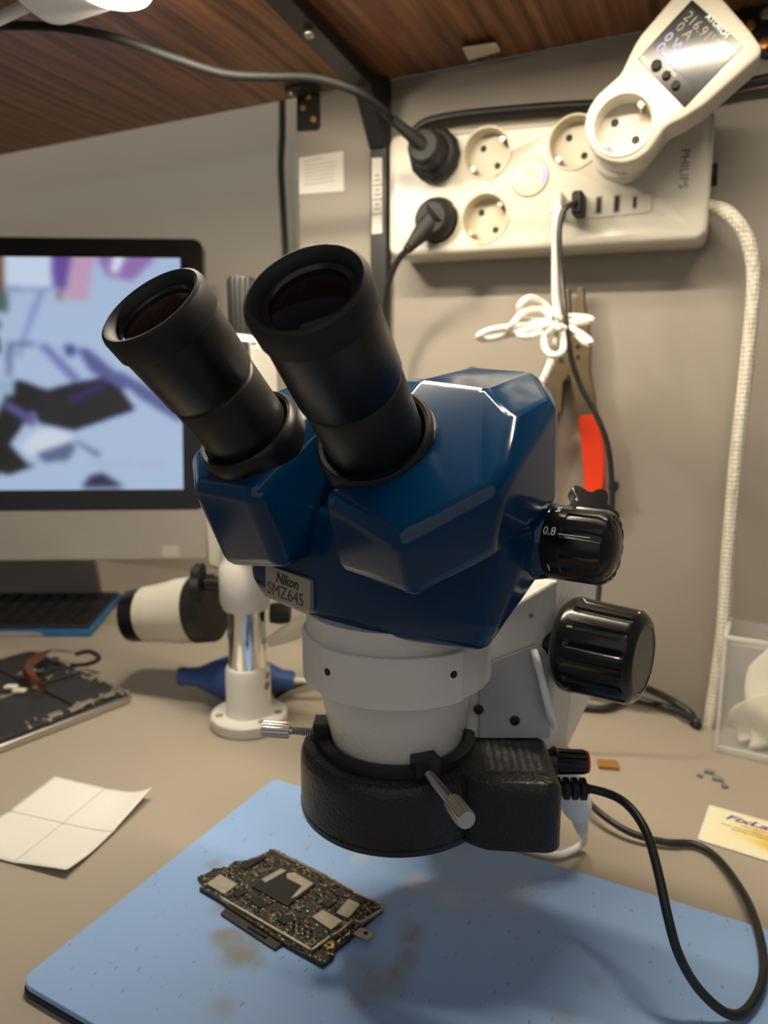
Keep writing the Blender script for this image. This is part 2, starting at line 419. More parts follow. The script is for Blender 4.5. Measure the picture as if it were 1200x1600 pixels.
wn(finish('prism_housing', rhull(LU, 8, S), 'blue_enamel', mic, sharp=60))

def eyepiece(B, T, R):
    B = V(B); T = V(T); d = (T-B).normalized(); L = (T-B).length
    M = S @ zframe(B, d)
    t = finish('eyepiece_tube', G().lathe([(0, -8), (18, -8), (18.2, 7), (18.7, 9), (18.9, L*.46-1), (18.4, L*.46), (18.0, L*.46+.3), (18.0, L*.46+2.4)], M, 64), 'black_satin', mic)
    finish('collar', G().ring([(18.4, -7), (23.4, -7), (23.9, 5), (23.4, 8), (21.9, 9.6), (20.4, 9.2), (19.6, 7.0), (18.8, 6.2)], M, 64), 'black_anodized', t)
    finish('barrel', G().lathe([(18.0, L*.46+1.6), (19.0, L*.46+1.8), (19.5, L*.46+2.6), (R-1.2, L-11.5), (R-1.2, L-11), (17, L-10)], M, 64), 'black_anodized', t)
    finish('eyecup', G().ring([(17, L-12), (R-1.0, L-11.6), (R-.2, L-10.6), (R, L-2.2), (R-.5, L-.7), (R-1.7, L), (R-3.0, L-.4), (R-4.6, L-2.4), (R-5.2, L-4.4), (R-5.6, L-8)], M, 64), 'black_rubber', t)
    finish('ocular_lens', G().lathe([(R-5.3, L-8), (R-5.3, L-5.6), (R-7.5, L-4.6), (R-10, L-3.9), (R-14, L-3.3), (0, L-3.0)], M, 64), 'lens_glass', t)
    finish('lens_ring', G().ring([(R-7.3, L-5), (R-5.2, L-5), (R-5.2, L-3.9), (R-6.2, L-4.0)], M, 64), 'black_gloss', t)
eyepiece((24, -44, 251.8), (41, -103, 304.4), 20.5)
eyepiece((-41.5, -48, 251.5), (-38.5, -101, 305.2), 22.0)

# name plate on the lower body, left of the seam
pa, pb = V((-68, -32, 0)), V((-8, -41, 0))
dx = (pb-pa).normalized(); nz = dx.cross(V((0, 0, 1)))
M = S @ frame((-34.5, -37.5, 184.5), dx, V((0, 0, 1)), nz) @ Matrix.Rotation(radians(-2), 4, 'Z')
np_ = finish('name_plate', G().prism(rrect(-17, -7.6, 17, 7.6, 2.0), -2.0, .9, M), 'label_silver', mic, bevel=.0002)
MM = M @ Matrix.Translation((0, 0, .95)) @ Matrix.Scale(1000, 4)
text('brand_lettering', 'Nikon', .0068, MM @ Matrix.Translation((-.0085, .0012, 0)), 'ink', np_, bold=.00022, shear=.25)
text('model_lettering', 'SMZ645', .0086, MM @ Matrix.Translation((-.0155, -.0060, 0)), 'ink', np_, xs=.98)

# nosepiece: white neck, mount ring, objective cone
M = S
finish('neck', G().lathe([(0, 163), (42.5, 163), (43, 165), (43, 174), (0, 174)], M, 96), 'white_enamel', mic)
mr = finish('mount_ring', G().lathe([(0, 141), (44, 141), (45, 142), (45, 163), (44.2, 164), (0, 164)], M, 96), 'white_enamel', mic)
g = G()
def sector(g, a0, a1, r0, r1, z0, z1, M, n=16):
    P = [(r1*cos(a0+(a1-a0)*i/n), r1*sin(a0+(a1-a0)*i/n)) for i in range(n+1)] + [(r0*cos(a1-(a1-a0)*i/n), r0*sin(a1-(a1-a0)*i/n)) for i in range(n+1)]
    return g.prism(P, z0, z1, M)
sector(g, radians(-100), radians(-15), 43, 46.2, 141, 164.2, S, 24)
finish('clamp_band', g, 'white_enamel', mic, bevel=.0008)
for a in (-94, -22):
    p = sp((46.0*cos(radians(a)), 46.0*sin(radians(a)), 154 if a < -50 else 155)); nn = sdir((cos(radians(a)), sin(radians(a)), 0))
    finish('set_screw_hole', G().lathe([(0, -.0002), (.0017, -.0002), (.0017, .0004), (.0012, .0004), (0, .0002)], zframe(p, nn), 16), 'dark_hole', mic)
finish('objective_cone', G().lathe([(0, 84), (27, 84), (30.5, 104), (31, 106), (38.6, 139.5), (39, 141.6), (0, 141.6)], S, 96), 'white_enamel', mic)
finish('shadow_gap', G().lathe([(0, 141.2), (39.8, 141.2), (39.8, 141.9), (0, 141.9)], S, 96), 'black_satin', mic)

# zoom knobs
def zoom(side):
    M = S @ frame((72*side, 11, 212), (0, 0, 1), (0, -side, 0), (side, 0, 0)) if side > 0 else S @ frame((-72, 11, 212), (0, 0, 1), (0, 1, 0), (-1, 0, 0))
    finish('knob_boss', G().lathe([(0, -8), (18, -8), (16, 0), (14, 3), (0, 3)], M, 48), 'blue_enamel', mic)
    kb = finish('zoom_knob', G().lathe([(0, 1), (14.6, 1), (15.4, 2), (15.4, 9.5), (15.4, 10), (15.2, 22.5), (13.6, 25.5), (12.6, 26), (11.8, 25.6), (9, 27), (0, 28)], M, 96, rib=(12, .7, 9.9, 26, .30)), 'black_gloss', mic, sharp=30)
    if side > 0:
        def on_cyl(ang, x): # frame on the knob's skin: reading along +x of scope
            n = V((0, -sin(ang), cos(ang))); up = V((0, cos(ang), sin(ang)))
            return S @ frame(V((72+x, 11, 212)) + n*15.5, (1, 0, 0), up, n)
        kk = Matrix.Scale(1000, 4)
        text('scale_number', '0.8', .0050, on_cyl(radians(64), 2.4) @ kk @ Matrix.Translation((0, -.0014, 0)), 'white_mark', kb, xs=.9)
        text('scale_number', '5', .0048, on_cyl(radians(22), 4) @ kk @ Matrix.Translation((0, -.0014, 0)), 'white_mark', kb)
        text('scale_number', '1', .0046, on_cyl(radians(122), 4) @ kk @ Matrix.Translation((0, -.0014, 0)), 'white_mark', kb)
        finish('index_line', G().box((15.5, 0, 0), (13, .45, .25), on_cyl(radians(66), 0)), 'white_mark', kb)
zoom(1)
# arm behind the neck, rack column, focusing knobs
arm = finish('focus_arm', G().hull([(x, y, z) for x, y, zt in ((-28, 22, 160), (28, 22, 160), (61, 46, 186), (-56, 46, 186)) for z in (94, zt)], S, 1), 'white_enamel', mic, bevel=.0012, seg=3)
cl = finish('rack_column', G().hull([(x, y, z) for x in (-55, 60) for y, z in ((46.6, 84), (46.6, 186), (54, 205), (98, 205), (98, 108), (66, 90))], S, 1), 'white_enamel', mic, bevel=.0010, seg=3)
fo = sp((28, 22, 0)); fe = sp((61, 46, 0)); fx = (fe-fo); fx.z = 0; FL = fx.length; fx.normalize(); fn = fx.cross(V((0, 0, 1)))
def onface(px_, py_):      # a point of the arm's oblique front face, in face coordinates (metres)
    r = ray(px_, py_); t = (fo-CAM).dot(fn)/r.dot(fn); p = CAM + r*t - fo; return (p.dot(fx), p.z)
FM = frame((fo.x, fo.y, 0), fx, V((0, 0, 1)), fn)
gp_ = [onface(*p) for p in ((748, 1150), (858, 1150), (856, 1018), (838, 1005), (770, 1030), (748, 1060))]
pl = finish('shade_plate', G().prism(rpoly(gp_, [.001, .001, .004, .004, .001, .001]), .0001, .0022, FM), 'shade_grey', mic, bevel=.0004)  # thin plate whose grey paints in the shaded part of the arm's face
pl['label'] = 'flat side plate, its grey standing for shade on the white arm'
for px_, py_ in ((747, 1105), (803, 1122)):
    a_ = onface(px_, py_); M = FM @ Matrix.Translation((a_[0], a_[1], .0022))
    finish('cap_screw', G().lathe([(0, 0), (.0024, 0), (.0024, .001), (.0013, .0011), (.0012, .0005), (0, .0005)], M, 20), 'black_satin', pl)
a_ = onface(830, 962); finish('pin_hole', G().lathe([(0, 0), (.0013, 0), (.0013, .00012), (0, .0001)], FM @ Matrix.Translation((a_[0], a_[1], 0)), 16), 'faded_ink', arm)
def focus_knob():
    M = S @ frame((41.5, 52, 154), (0, 0, 1), (0, -1, 0), (1, 0, 0))
    finish('focus_shaft', G().lathe([(0, -4), (10, -4), (10, 24), (0, 24)], M, 32), 'black_satin', mic)
    kb = finish('focus_knob', G().lathe([(0, 20.5), (17, 20.5), (20.5, 22), (22.4, 24.5), (22.9, 26), (22.9, 29), (22.5, 31.2), (21.8, 54.4), (21.2, 56), (19, 58.3), (16.6, 59.2), (15.6, 59.2), (15.2, 58.6), (0, 58.4)], M, 144, rib=(16, 1.2, 31, 54.6, .25)), 'black_gloss', mic, sharp=30)
    finish('cap_disc', G().lathe([(0, 58.3), (15.1, 58.3), (15.1, 58.9), (0, 58.8)], M, 48), 'worn_black', kb)
pbr('worn_black', (.035, .034, .032), .35, var=.6, vscale=160)
focus_knob()
# clamp with star knob on top of the rack column
M = S @ frame((10, 75, 205), (1, 0, 0), (0, 1, 0), (0, 0, 1))
finish('column_cap', G().lathe([(0, 0), (20, 0), (20, 7), (18, 9), (0, 9)], M, 40), 'white_enamel', mic)
a_ = at(905, 792, .385); b_ = at(922, 797, .38)
M = zframe(b_, (.45, -.55, .7))
P = [((.0125+.0028*cos(5*t))*cos(t), (.0125+.0028*cos(5*t))*sin(t)) for t in [2*pi*i/60 for i in range(60)]]
finish('star_knob', G().prism(P, -.003, .004, M), 'black_gloss', mic, bevel=.001)
finish('clamp_lug', G().tube([b_-V((.45, -.55, .7))*.004, b_-V((.45, -.55, .7))*.016, sp((16, 78, 216))], .0065, 16, 4), 'white_enamel', mic)
# boom to the pole
POLE = onz(390, 1130, 0)
bc = sp((0, 96, 190)); bd = V((POLE.x, POLE.y, .205))
finish('boom_arm', G().tube([bc, bd], .014, 24, 0), 'white_enamel', mic)

# ------------------------------------------------------------------ pole stand
ps_ = thing('pole_stand', 'white flanged pole with a chrome section, screwed to the bench left of the microscope', 'stand', (POLE.x, POLE.y, 0))
M = Matrix.Translation((POLE.x, POLE.y, 0))
fl = finish('base_flange', G().lathe([(0, 0), (.030, 0), (.0315, .002), (.0315, .0095), (.030, .011), (0, .011)], M, 64), 'white_enamel', ps_)
for a in (225, 330, 100, 20):
    p = V((POLE.x+.0245*cos(radians(a)), POLE.y+.0245*sin(radians(a)), .0111))
    finish('bolt_hole', G().lathe([(0, -.0004), (.0035, -.0004), (.0035, .0002), (.0025, .0003), (0, .0001)], Matrix.Translation(p), 20), 'flange_stain', fl)
finish('socket', G().lathe([(0, .011), (.0195, .011), (.0185, .016), (.0185, .040), (.0182, .041), (.0182, .049), (.0172, .051), (0, .051)], M, 48), 'white_enamel', ps_)
for px_, py_, r in ((398, 1052, .003), (402, 1068, .004)):
    p = at(px_, py_, .589)
    n_ = (p - V((POLE.x, POLE.y, p.z))).normalized(); p = V((POLE.x, POLE.y, p.z)) + n_*.0184
    finish('glue_stain', G().lathe([(0, 0), (r, 0), (r*.8, .0004), (0, .0004)], zframe(p, n_), 12), 'flange_stain', ps_)
finish('chrome_tube', G().lathe([(0, .050), (.0155, .050), (.0155, .31), (0, .31)], M, 48), 'chrome', ps_)
finish('white_collar', G().lathe([(.0157, .100), (.0178, .100), (.0205, .107), (.0205, .138), (.0190, .140), (.0180, .150), (.0180, .182), (.0157, .182)], M, 48), 'white_enamel', ps_)
finish('pivot_block', G().box((POLE.x, POLE.y, .205), (.046, .046, .046)), 'white_enamel', ps_, bevel=.004)
# upper joint seen between the eyepieces
tj = V((-.334, .478, 0))
finish('upper_joint', G().hull([(tj.x+a*.0165, tj.y+b*.018, z) for a in (-1, 1) for b in (-1, 1) for z in (.27, .308)] + [(tj.x-.010+a*.008, tj.y+b*.012, .317) for a in (-1, 1) for b in (-1, 1)], ID), 'white_enamel', ps_, bevel=.003)
tk = at(379, 500, .60)
finish('tension_knob', G().lathe([(0, .0), (.0115, .0), (.012, .002), (.012, .054), (.0105, .056), (0, .056)], Matrix.Translation((tk.x, tk.y, .310)), 60, rib=(20, .0009, .001, .055, .4)), 'black_satin', ps_)
finish('clamp_plate', G().hull([at(x, y, d) for d in (.61, .63) for x, y in ((322, 800), (352, 800), (352, 892), (326, 884))], ID), 'cream_enamel', ps_, bevel=.002)
finish('lower_lever', G().tube([at(420, 1003, .585), at(450, 990, .58), at(490, 968, .57)], lambda t: .0045+.0055*t, 16, 4), 'cream_enamel', ps_)
finish('lever_knob', G().lathe([(0, -.008), (.008, -.008), (.009, 0), (.008, .008), (0, .008)], zframe(at(438, 958, .585), CR), 24), 'black_rubber', ps_)

# ------------------------------------------------------------------ lens barrel lying clamped beside the pole
la = at(207, 962, .655); lb = at(348, 948, .632); ax = (lb-la); LL = ax.length; lm = (la+lb)/2
lens = thing('lens_barrel', 'cream lens barrel with a black front ring, held level left of the pole', 'lens', (lm.x, lm.y, lm.z-.03))
M = zframe(la, ax)
finish('front_ring', G().lathe([(0, .002), (.0215, .001), (.0235, 0), (.0240, .002), (.0240, .0155), (0, .0155)], M, 60), 'black_gloss', lens)
finish('barrel', G().lathe([(0, .0155), (.0250, .0155), (.0255, .017), (.0255, .024), (.0260, .025), (.0262, .030), (.0282, .044), (.0292, .050), (.0295, .067), (0, .067)], M, 60), 'cream_enamel', lens)
finish('rear_clamp', G().lathe([(0, .066), (.0300, .066), (.0300, .082), (0, .082)], M, 60), 'black_satin', lens)
kp = at(316, 912, .60)
kn = thing_kn = None
M = zframe(at(303, 912, .598), CR)
P = [((.0145+.003*abs(cos(3*t)))*cos(t), (.0145+.003*abs(cos(3*t)))*sin(t)) for t in [2*pi*i/48 for i in range(48)]]
wk = finish('wing_knob', G().prism(P, .0, .008, M), 'black_rubber', lens, bevel=.0015)
finish('knob_stem', G().lathe([(0, .006), (.006, .006), (.006, .024), (0, .024)], M, 20), 'black_gloss', wk)

# ================================================================== RING LIGHT (its own frame, millimetres)
rt = radians(22); RX = V((cos(rt), sin(rt), 0)); RY = V((-sin(rt), cos(rt), 0))
Rm = Matrix(((RX.x*k, RY.x*k, 0, SO.x), (RX.y*k, RY.y*k, 0, SO.y), (0, 0, k, 0), (0, 0, 0, 1)))
def rp(p): return Rm @ V(p)
rl = thing('ring_light', 'black cast ring light with side control box, clamped around the white objective cone', 'ring light', (SO.x, SO.y, .074))
def rl_outline(R, x1, y0, y1, rc):
    a1 = radians(-47); P = []
    pts = []
    a = radians(48)
    n = 48
    while_a = [a + (2*pi + a1 - a)*i/n for i in range(n+1)]
    pts = [(R*cos(t), R*sin(t)) for t in while_a]
    q = pts[-1]; w = (38, y0+4.5)
    for i in range(1, 7):
        u = i/7; pts.append(((1-u)**2*q[0]+2*u*(1-u)*35.0+u*u*44, (1-u)**2*q[1]+2*u*(1-u)*(-37.5)+u*u*y0))
    pts += [(x1-rc + rc*cos(radians(-90+90*i/6)), y0+rc+rc*sin(radians(-90+90*i/6))) for i in range(7)]
    pts += [(x1-rc + rc*cos(radians(90*i/6)), y1-rc+rc*sin(radians(90*i/6))) for i in range(7)]
    pts += [(38, y1), (35.5, y1+3)]
    return pts
out = rl_outline(47, 74, -41, 26, 8)
inn = [(.965*x, .965*y) for x, y in out]
g = G()
# shell lofted with a soft top edge
levels = [(1.0, 74), (1.0, 75.5), (1.0, 98), (.992, 101.5), (.972, 104.2), (.945, 105.6), (.915, 106)]
n = len(out)
cx, cy = 10, -4
vs = []
for s_, z in levels:
    vs += [(cx+(x-cx)*s_, cy+(y-cy)*s_, z) for x, y in out]
fs = [tuple(range(n))[::-1], tuple((len(levels)-1)*n+i for i in range(n))]
for l in range(len(levels)-1):
    fs += [(l*n+i, l*n+(i+1) % n, (l+1)*n+(i+1) % n, (l+1)*n+i) for i in range(n)]
g.add(vs, fs, Rm)
hs = finish('housing', g, 'black_cast', rl, sharp=60)
hs.parent = None; hs.location = WLOC[rl.name]
cut(hs, [G().lathe([(0, 60), (35.5, 60), (35.5, 120), (0, 120)], Rm, 72)])
hs.parent = rl; hs.location = (0, 0, 0)
finish('inner_collar', G().ring([(33.2, 80), (37.0, 80), (37.0, 105), (38.4, 106), (38.2, 109), (36.5, 110), (33.6, 110), (33.2, 108)], Rm, 72), 'black_satin', rl)
finish('base_seam', G().ring([(46.9, 76.4), (47.25, 76.4), (47.25, 76.9), (46.9, 76.9)], Rm, 72), 'black_gloss', rl)
def thumb(ang, r0, r1, z0, z1):
    c, s_ = cos(radians(ang)), sin(radians(ang))
    M = Rm @ frame((c*36.5, s_*36.5, z0), (-s_, c, 0), (0, 0, 1), (c, s_, 0))
    finish('screw_block', G().box((0, .5, 0), (12, 13, 8), M), 'black_satin', rl, bevel=.0008)
    p0 = rp((c*36, s_*36, z0)); p1 = rp((c*r1, s_*r1, z1)); d = p1-p0; L = d.length
    M = zframe(p0, d)
    sc = finish('thumb_screw', G().lathe([(0, 0)] + [(.0019 + (.0003 if i % 2 else 0), .0005+i*.0006) for i in range(int((L-.014)/.0006))] + [(.0019, L-.013), (0, L-.013)], M, 16), 'nickel', rl)
    finish('screw_head', G().lathe([(0, L-.0135), (.0038, L-.0135), (.0041, L-.0125), (.0041, L-.001), (.0036, L), (0, L)], M, 60, rib=(20, .0003, L-.013, L-.0005, .4)), 'nickel', sc)
thumb(-68, 40, 78, 108, 109)
thumb(181, 40, 66, 108, 110)
thumb(58, 40, 52, 108, 108)
# rating label printed on the box top
M = Rm @ frame((54.5, -8, 106.02), (0, 1, 0), (-1, 0, 0), (0, 0, 1))
lab = finish('rating_label', G().prism(rrect(-23, -14, 23, 14, 1.5), 0, .12, M), 'worn_label', rl) if 'worn_label' in MAT else None
pbr('worn_label', (.030, .029, .027), .3, var=.5, vscale=120)
lab = finish('rating_label', G().prism(rrect(-23, -14, 23, 14, 1.5), 0, .12, M), 'worn_label', rl)
for i, s_ in enumerate(('Fittable LED Microscope', 'Input Voltage Standard', '110-240V input range', 'Consumption 4.5W', 'Intensity adjustable', 'Colour temperature', 'Made 2020')):
    text('label_print', s_, .0034, M @ Matrix.Translation((-21, 9.5-i*3.6, .16)) @ Matrix.Scale(1000, 4), 'grey_mark', lab, depth=.00001)
finish('paint_chip', G().hull([rp(p) for p in ((64, 20.5, 106.1), (70, 19, 105.2), (71.6, 15, 104.6), (66, 16.5, 106.2), (64.5, 18, 106.4), (69, 21, 104.6))]), 'white_mark', rl)
# dimmer knob
M = Rm @ frame((74, 4, 93), (0, 0, 1), (0, -1, 0), (1, 0, 0))
pk = finish('dimmer_knob', G().lathe([(0, -1), (5.5, -1), (7.2, 0), (7.4, 1), (7.4, 4.5), (6.4, 5.2), (6.2, 6), (5.9, 18.5), (5.4, 19.5), (0, 19.5)], M, 72, rib=(18, .5, 5.9, 19, .35)), 'black_gloss', rl)
finish('knob_cap', G().lathe([(0, 19.4), (5.3, 19.4), (5.3, 20.4), (4.8, 20.8), (0, 20.8)], M, 36), 'red_cap', pk)
M = Rm @ frame((73, -1, 81.5), (0, 0, 1), (0, -1, 0), (1, 0, 0))
g = G().lathe([(0, -1), (3.0, -1), (3.0, 20), (2.4, 21.5), (0, 21.5)], M, 24)
for i in range(5): g.lathe([(0, .8+i*4.1), (5.3, .8+i*4.1), (5.3, 3.3+i*4.1), (0, 3.3+i*4.1)], M, 24)
sr = finish('strain_relief', g, 'black_rubber', rl, weld=False)
def q(x, y, z): return onz(x, y, z)
s0 = rp((86, -1, 81.5)); s1 = rp((95, -1, 81.5))
P = [s0, s1] + [q(962, 1245, .0812), q(990, 1268, .079), q(1013, 1308, .073), q(1030, 1370, .062), q(1043, 1430, .050), q(1060, 1490, .036), q(1090, 1543, .022),
     q(1133, 1582, .012), q(1165, 1580, .0095), q(1190, 1538, .0095), q(1192, 1490, .0095), q(1178, 1432, .009), q(1155, 1385, .007), q(1120, 1340, .004), q(1085, 1319, .0035),
     q(1040, 1316, .0040), q(990, 1303, .006), q(950, 1280, .009), q(918, 1252, .011), q(890, 1215, .010), q(850, 1190, .004), q(800, 1165, .0025), q(730, 1140, .0025)]
finish('cord', G().tube(P, .0021, 14, 8), 'black_cable', rl)

# white inline plug and cable hanging beside the rack column
wc = thing('white_power_lead', 'white cable with moulded inline plug hanging down beside the microscope mount', 'cable', at(895, 1230, .41))
c0_ = FM @ V((*onface(833, 1014), .0022)); c1_ = FM @ V((*onface(842, 1050), .0055)); c2_ = FM @ V((*onface(856, 1110), .006))
finish('cord', G().tube([c0_, FM @ V((*onface(835, 1024), .005)), c1_, c2_, at(868, 1150, .375), at(880, 1185, .385)], .0019, 12, 8), 'white_plastic_cool', wc)
a_ = at(876, 1170, .383); b_ = at(905, 1275, .40); L = (b_-a_).length
finish('plug_body', G().lathe([(0, 0), (.004, 0), (.0075, .006), (.008, .012), (.0068, .020), (.0085, .030), (.0085, L-.008), (.0075, L-.004), (.005, L), (0, L)], zframe(a_, b_-a_), 28), 'white_plastic_cool', wc)
c_ = at(911, 1302, .405); d_ = (c_-b_).normalized(); L2 = (c_-b_).length
g = G().lathe([(0, -.004), (.0035, -.004), (.0028, L2), (0, L2)], zframe(b_, d_), 20)
for i in range(5): g.lathe([(0, i*.0022), (.0052-i*.0003, i*.0022), (.0050-i*.0003, i*.0022+.0013), (0, i*.0022+.0013)], zframe(b_, d_), 20)
finish('strain_relief', g, 'white_plastic_cool', wc, weld=False)
finish('tail_cord', G().tube([c_-d_*.003, onz(912, 1315, .008), onz(895, 1328, .004), onz(870, 1336, .0035), onz(830, 1330, .0035), onz(760, 1310, .0035)], .0021, 12, 8), 'white_plastic_cool', wc)

# ================================================================== BLUE MAT STACK and its board
MT = .0065
A = onz(428, 1216, MT); B = onz(1200, 1452, MT); F = onz(29, 1532, MT)
ex = (B-A).normalized(); ey = V((-ex.y, ex.x, 0)); wdt = .42; hgt = .205
Mm = frame((A.x, A.y, 0), ex, ey, V((0, 0, 1)))
FQ = F - A; dep = -FQ.dot(ey); sl = FQ.dot(ex)
out = rpoly([(0, 0), (wdt, 0), (wdt, -dep), (sl, -dep)], [.006, .01, .01, .008])
spots = []
def sp_(x, y, r, a, t=(.22, .19, .11)): spots.append((tuple(onz(x, y, MT)), r, a, t))
for x, y, r, a in ((352, 1465, .010, .75), (380, 1490, .014, .8), (345, 1418, .008, .4), (348, 1570, .009, .35), (470, 1478, .006, .45), (645, 1455, .012, .65), (640, 1500, .008, .5), (585, 1530, .018, .55), (620, 1525, .010, .5), (560, 1560, .012, .35), (335, 1350, .006, .4), (880, 1590, .010, .3), (930, 1530, .008, .25)): sp_(x, y, r, a)
for x, y, r, a in ((650, 1380, .012, .4), (560, 1340, .008, .3), (700, 1400, .016, .25), (800, 1400, .02, .15)): sp_(x, y, r, a, (.62, .58, .5))
mat_with_spots('mat_blue', (.255, .41, .70), spots, rough=.5)
pbr('mat_edge', (.012, .015, .035), .6)
mt = finish('silicone_mat', G().prism(out, .0035, MT, Mm), 'mat_blue', None, bevel=.0006)
tag(mt, 'light blue silicone work mat with brown flux stains under the circuit board', 'mat')
mb = finish('dark_underlay', G().prism([(x*1.0-.0003, y-.0006) for x, y in out], 0.0002, .0035, Mm), 'mat_edge', None, bevel=.0008)
tag(mb, 'thin dark navy underlay sheet beneath the light blue mat', 'mat')

# ================================================================== CIRCUIT BOARD
pcz = MT+.0002; PT = .0022
Fc = onz(503, 1506, pcz+PT)
pa_ = radians(-12); PU = V((cos(pa_), sin(pa_), 0)); PV = V((-sin(pa_), cos(pa_), 0))
Mp = frame((Fc.x, Fc.y, pcz), PU, PV, V((0, 0, 1)))
Mpi = Mp.inverted()
def lp(cx, cy, z=PT):
    """point of the board top read from the zoomed picture -> board frame"""
    p = Mpi @ onz(280+cx/3.3333, 1300+cy/3.3333, pcz+z); return (p.x, p.y)
pcb = thing('circuit_board', 'bare black logic board with metal shields and a large chip on the blue mat', 'circuit board', (Fc.x, Fc.y, pcz))
ol = [lp(*c) for c in ((745, 690), (540, 575), (250, 388), (245, 372), (105, 290), (125, 268), (95, 232), (150, 212), (180, 190), (250, 185), (290, 150), (345, 150), (420, 120), (490, 88), (620, 150), (760, 220), (900, 305), (1060, 372), (1062, 400), (1020, 430), (940, 500), (880, 560), (810, 610), (800, 650))]
sub = finish('board', G().prism(ol, 0, PT, Mp), 'pcb_green_black', pcb)
o2 = [lp(*c, .0010) for c in ((215, 425), (248, 392), (545, 556), (545, 580), (500, 612))]
finish('connector_strip', G().prism(o2, 0, .0012, Mp), 'pcb_green_black', pcb)
def plate(name, cs, z0, z1, mat, par=pcb, bev=.0002):
    return finish(name, G().prism([lp(*c, z1) for c in cs], z0, z1, Mp), mat, par, bevel=bev)
plate('processor', ((378, 283), (530, 183), (712, 272), (565, 385)), PT, PT+.0011, 'chip_black')
plate('processor_smear', ((560, 215), (600, 210), (700, 268), (610, 335), (580, 345), (640, 280), (560, 240)), PT+.0011, PT+.0012, 'tarnished_tin', bev=0)
plate('processor_smear', ((430, 245), (530, 190), (560, 200), (500, 235), (450, 262)), PT+.0011, PT+.0012, 'tarnished_tin', bev=0)
for cs in (((690, 440), (748, 403), (852, 462), (790, 508)), ((818, 420), (880, 345), (945, 375), (882, 447)), ((140, 268), (213, 218), (305, 270), (235, 322))):
    plate('metal_shield', cs, PT, PT+.0014, 'tarnished_tin')
plate('small_chip', ((735, 365), (770, 342), (820, 362), (775, 392)), PT, PT+.001, 'chip_black')
plate('small_chip', ((505, 450), (545, 425), (590, 455), (545, 480)), PT, PT+.001, 'chip_black')
plate('small_chip', ((280, 320), (320, 295), (350, 312), (305, 340)), PT, PT+.001, 'chip_black')
plate('small_chip', ((350, 345), (400, 330), (470, 370), (420, 395)), PT, PT+.001, 'chip_black')
plate('socket_connector', ((320, 180), (430, 120), (450, 130), (345, 192)), PT, PT+.0015, 'chip_black')
def rail(name, path, w, z0, z1, mat):
    P = [V((*lp(*c, z1), 0)) for c in path]; g = G()
    for a, b in zip(P, P[1:]):
        d = (b-a).normalized()*w/2; nn = V((-d.y, d.x, 0))
        g.prism([tuple((a-d+nn)[:2]), tuple((a-d-nn)[:2]), tuple((b+d-nn)[:2]), tuple((b+d+nn)[:2])], z0, z1, Mp)
    return finish(name, g, mat, pcb, weld=False)
rail('shield_rail', ((225, 342), (690, 612), (790, 538), (830, 520), (905, 455), (950, 468)), .0011, PT, PT+.0017, 'tarnished_tin')
rail('shield_rail', ((950, 468), (1055, 400), (1058, 375), (910, 312)), .0010, PT, PT+.0014, 'tarnished_tin')
rail('gold_contact_strip', ((262, 392), (520, 545)), .0010, .0012, .0016, 'gold')
rail('slim_connector', ((365, 490), (450, 540)), .0013, .0012, .0021, 'chip_black')
rail('gold_contact_strip', ((830, 568), (885, 525)), .0009, PT, PT+.0003, 'gold')
M = Mp @ Matrix.Translation((*lp(780, 592), PT))
finish('mount_eyelet', G().ring([(.0011, 0), (.0026, 0), (.0026, .0004), (.0011, .0004)], M, 24), 'gold', pcb)
tb = plate('fixing_tab', ((905, 528), (948, 492), (1012, 525), (1005, 545), (980, 565)), PT-.0004, PT+.0004, 'tarnished_tin')
M = Mp @ Matrix.Translation((*lp(972, 530), PT+.0004))
finish('tab_hole', G().lathe([(0, 0), (.0012, 0), (.0012, .0001), (0, .0001)], M, 16), 'dark_hole', tb)
# solder row along the back edge and the fine component field
g = G(); a = V((*lp(495, 100), 0)); b = V((*lp(1050, 380), 0))
for i in range(52):
    p = a.lerp(b, i/51); g.box((p.x, p.y-.0006, PT+.0005), (.0005, .0014, .0010+.0004*random.random()), Mp)
tag(finish('edge_pins', g, 'solder_dots', pcb, weld=False), kind='stuff')
def inside(p, poly):
    c = False
    for i in range(len(poly)):
        a, b = poly[i], poly[i-1]
        if (a[1] > p[1]) != (b[1] > p[1]) and p[0] < (b[0]-a[0])*(p[1]-a[1])/(b[1]-a[1])+a[0]: c = not c
    return c
block = [[lp(*c) for c in cs] for cs in (((360, 283), (530, 170), (730, 272), (565, 400)), ((680, 440), (748, 395), (860, 462), (790, 515)), ((810, 420), (880, 338), (952, 375), (882, 455)), ((130, 268), (213, 210), (315, 270), (235, 330)))]
gs = {'solder_dots': G(), 'brown_dots': G(), 'chip_black': G(), 'tarnished_tin': G()}
xs = [p[0] for p in ol]; ys = [p[1] for p in ol]; cnt = 0
while cnt < 1300:
    p = (random.uniform(min(xs), max(xs)), random.uniform(min(ys), max(ys)))
    if not inside(p, ol) or any(inside(p, b) for b in block): continue
    cnt += 1; w = random.choice(((.0006, .0003), (.0003, .0006), (.001, .0006), (.0005, .0005), (.0014, .0007)))
    gs[random.choice(('solder_dots', 'brown_dots', 'chip_black', 'chip_black', 'solder_dots'))].box((*p, PT+.0003), (*w, .0004+.0004*random.random()), Mp)
for kk, gg in gs.items():
    if gg.v: tag(finish('tiny_components', gg, kk, pcb, weld=False), kind='stuff')
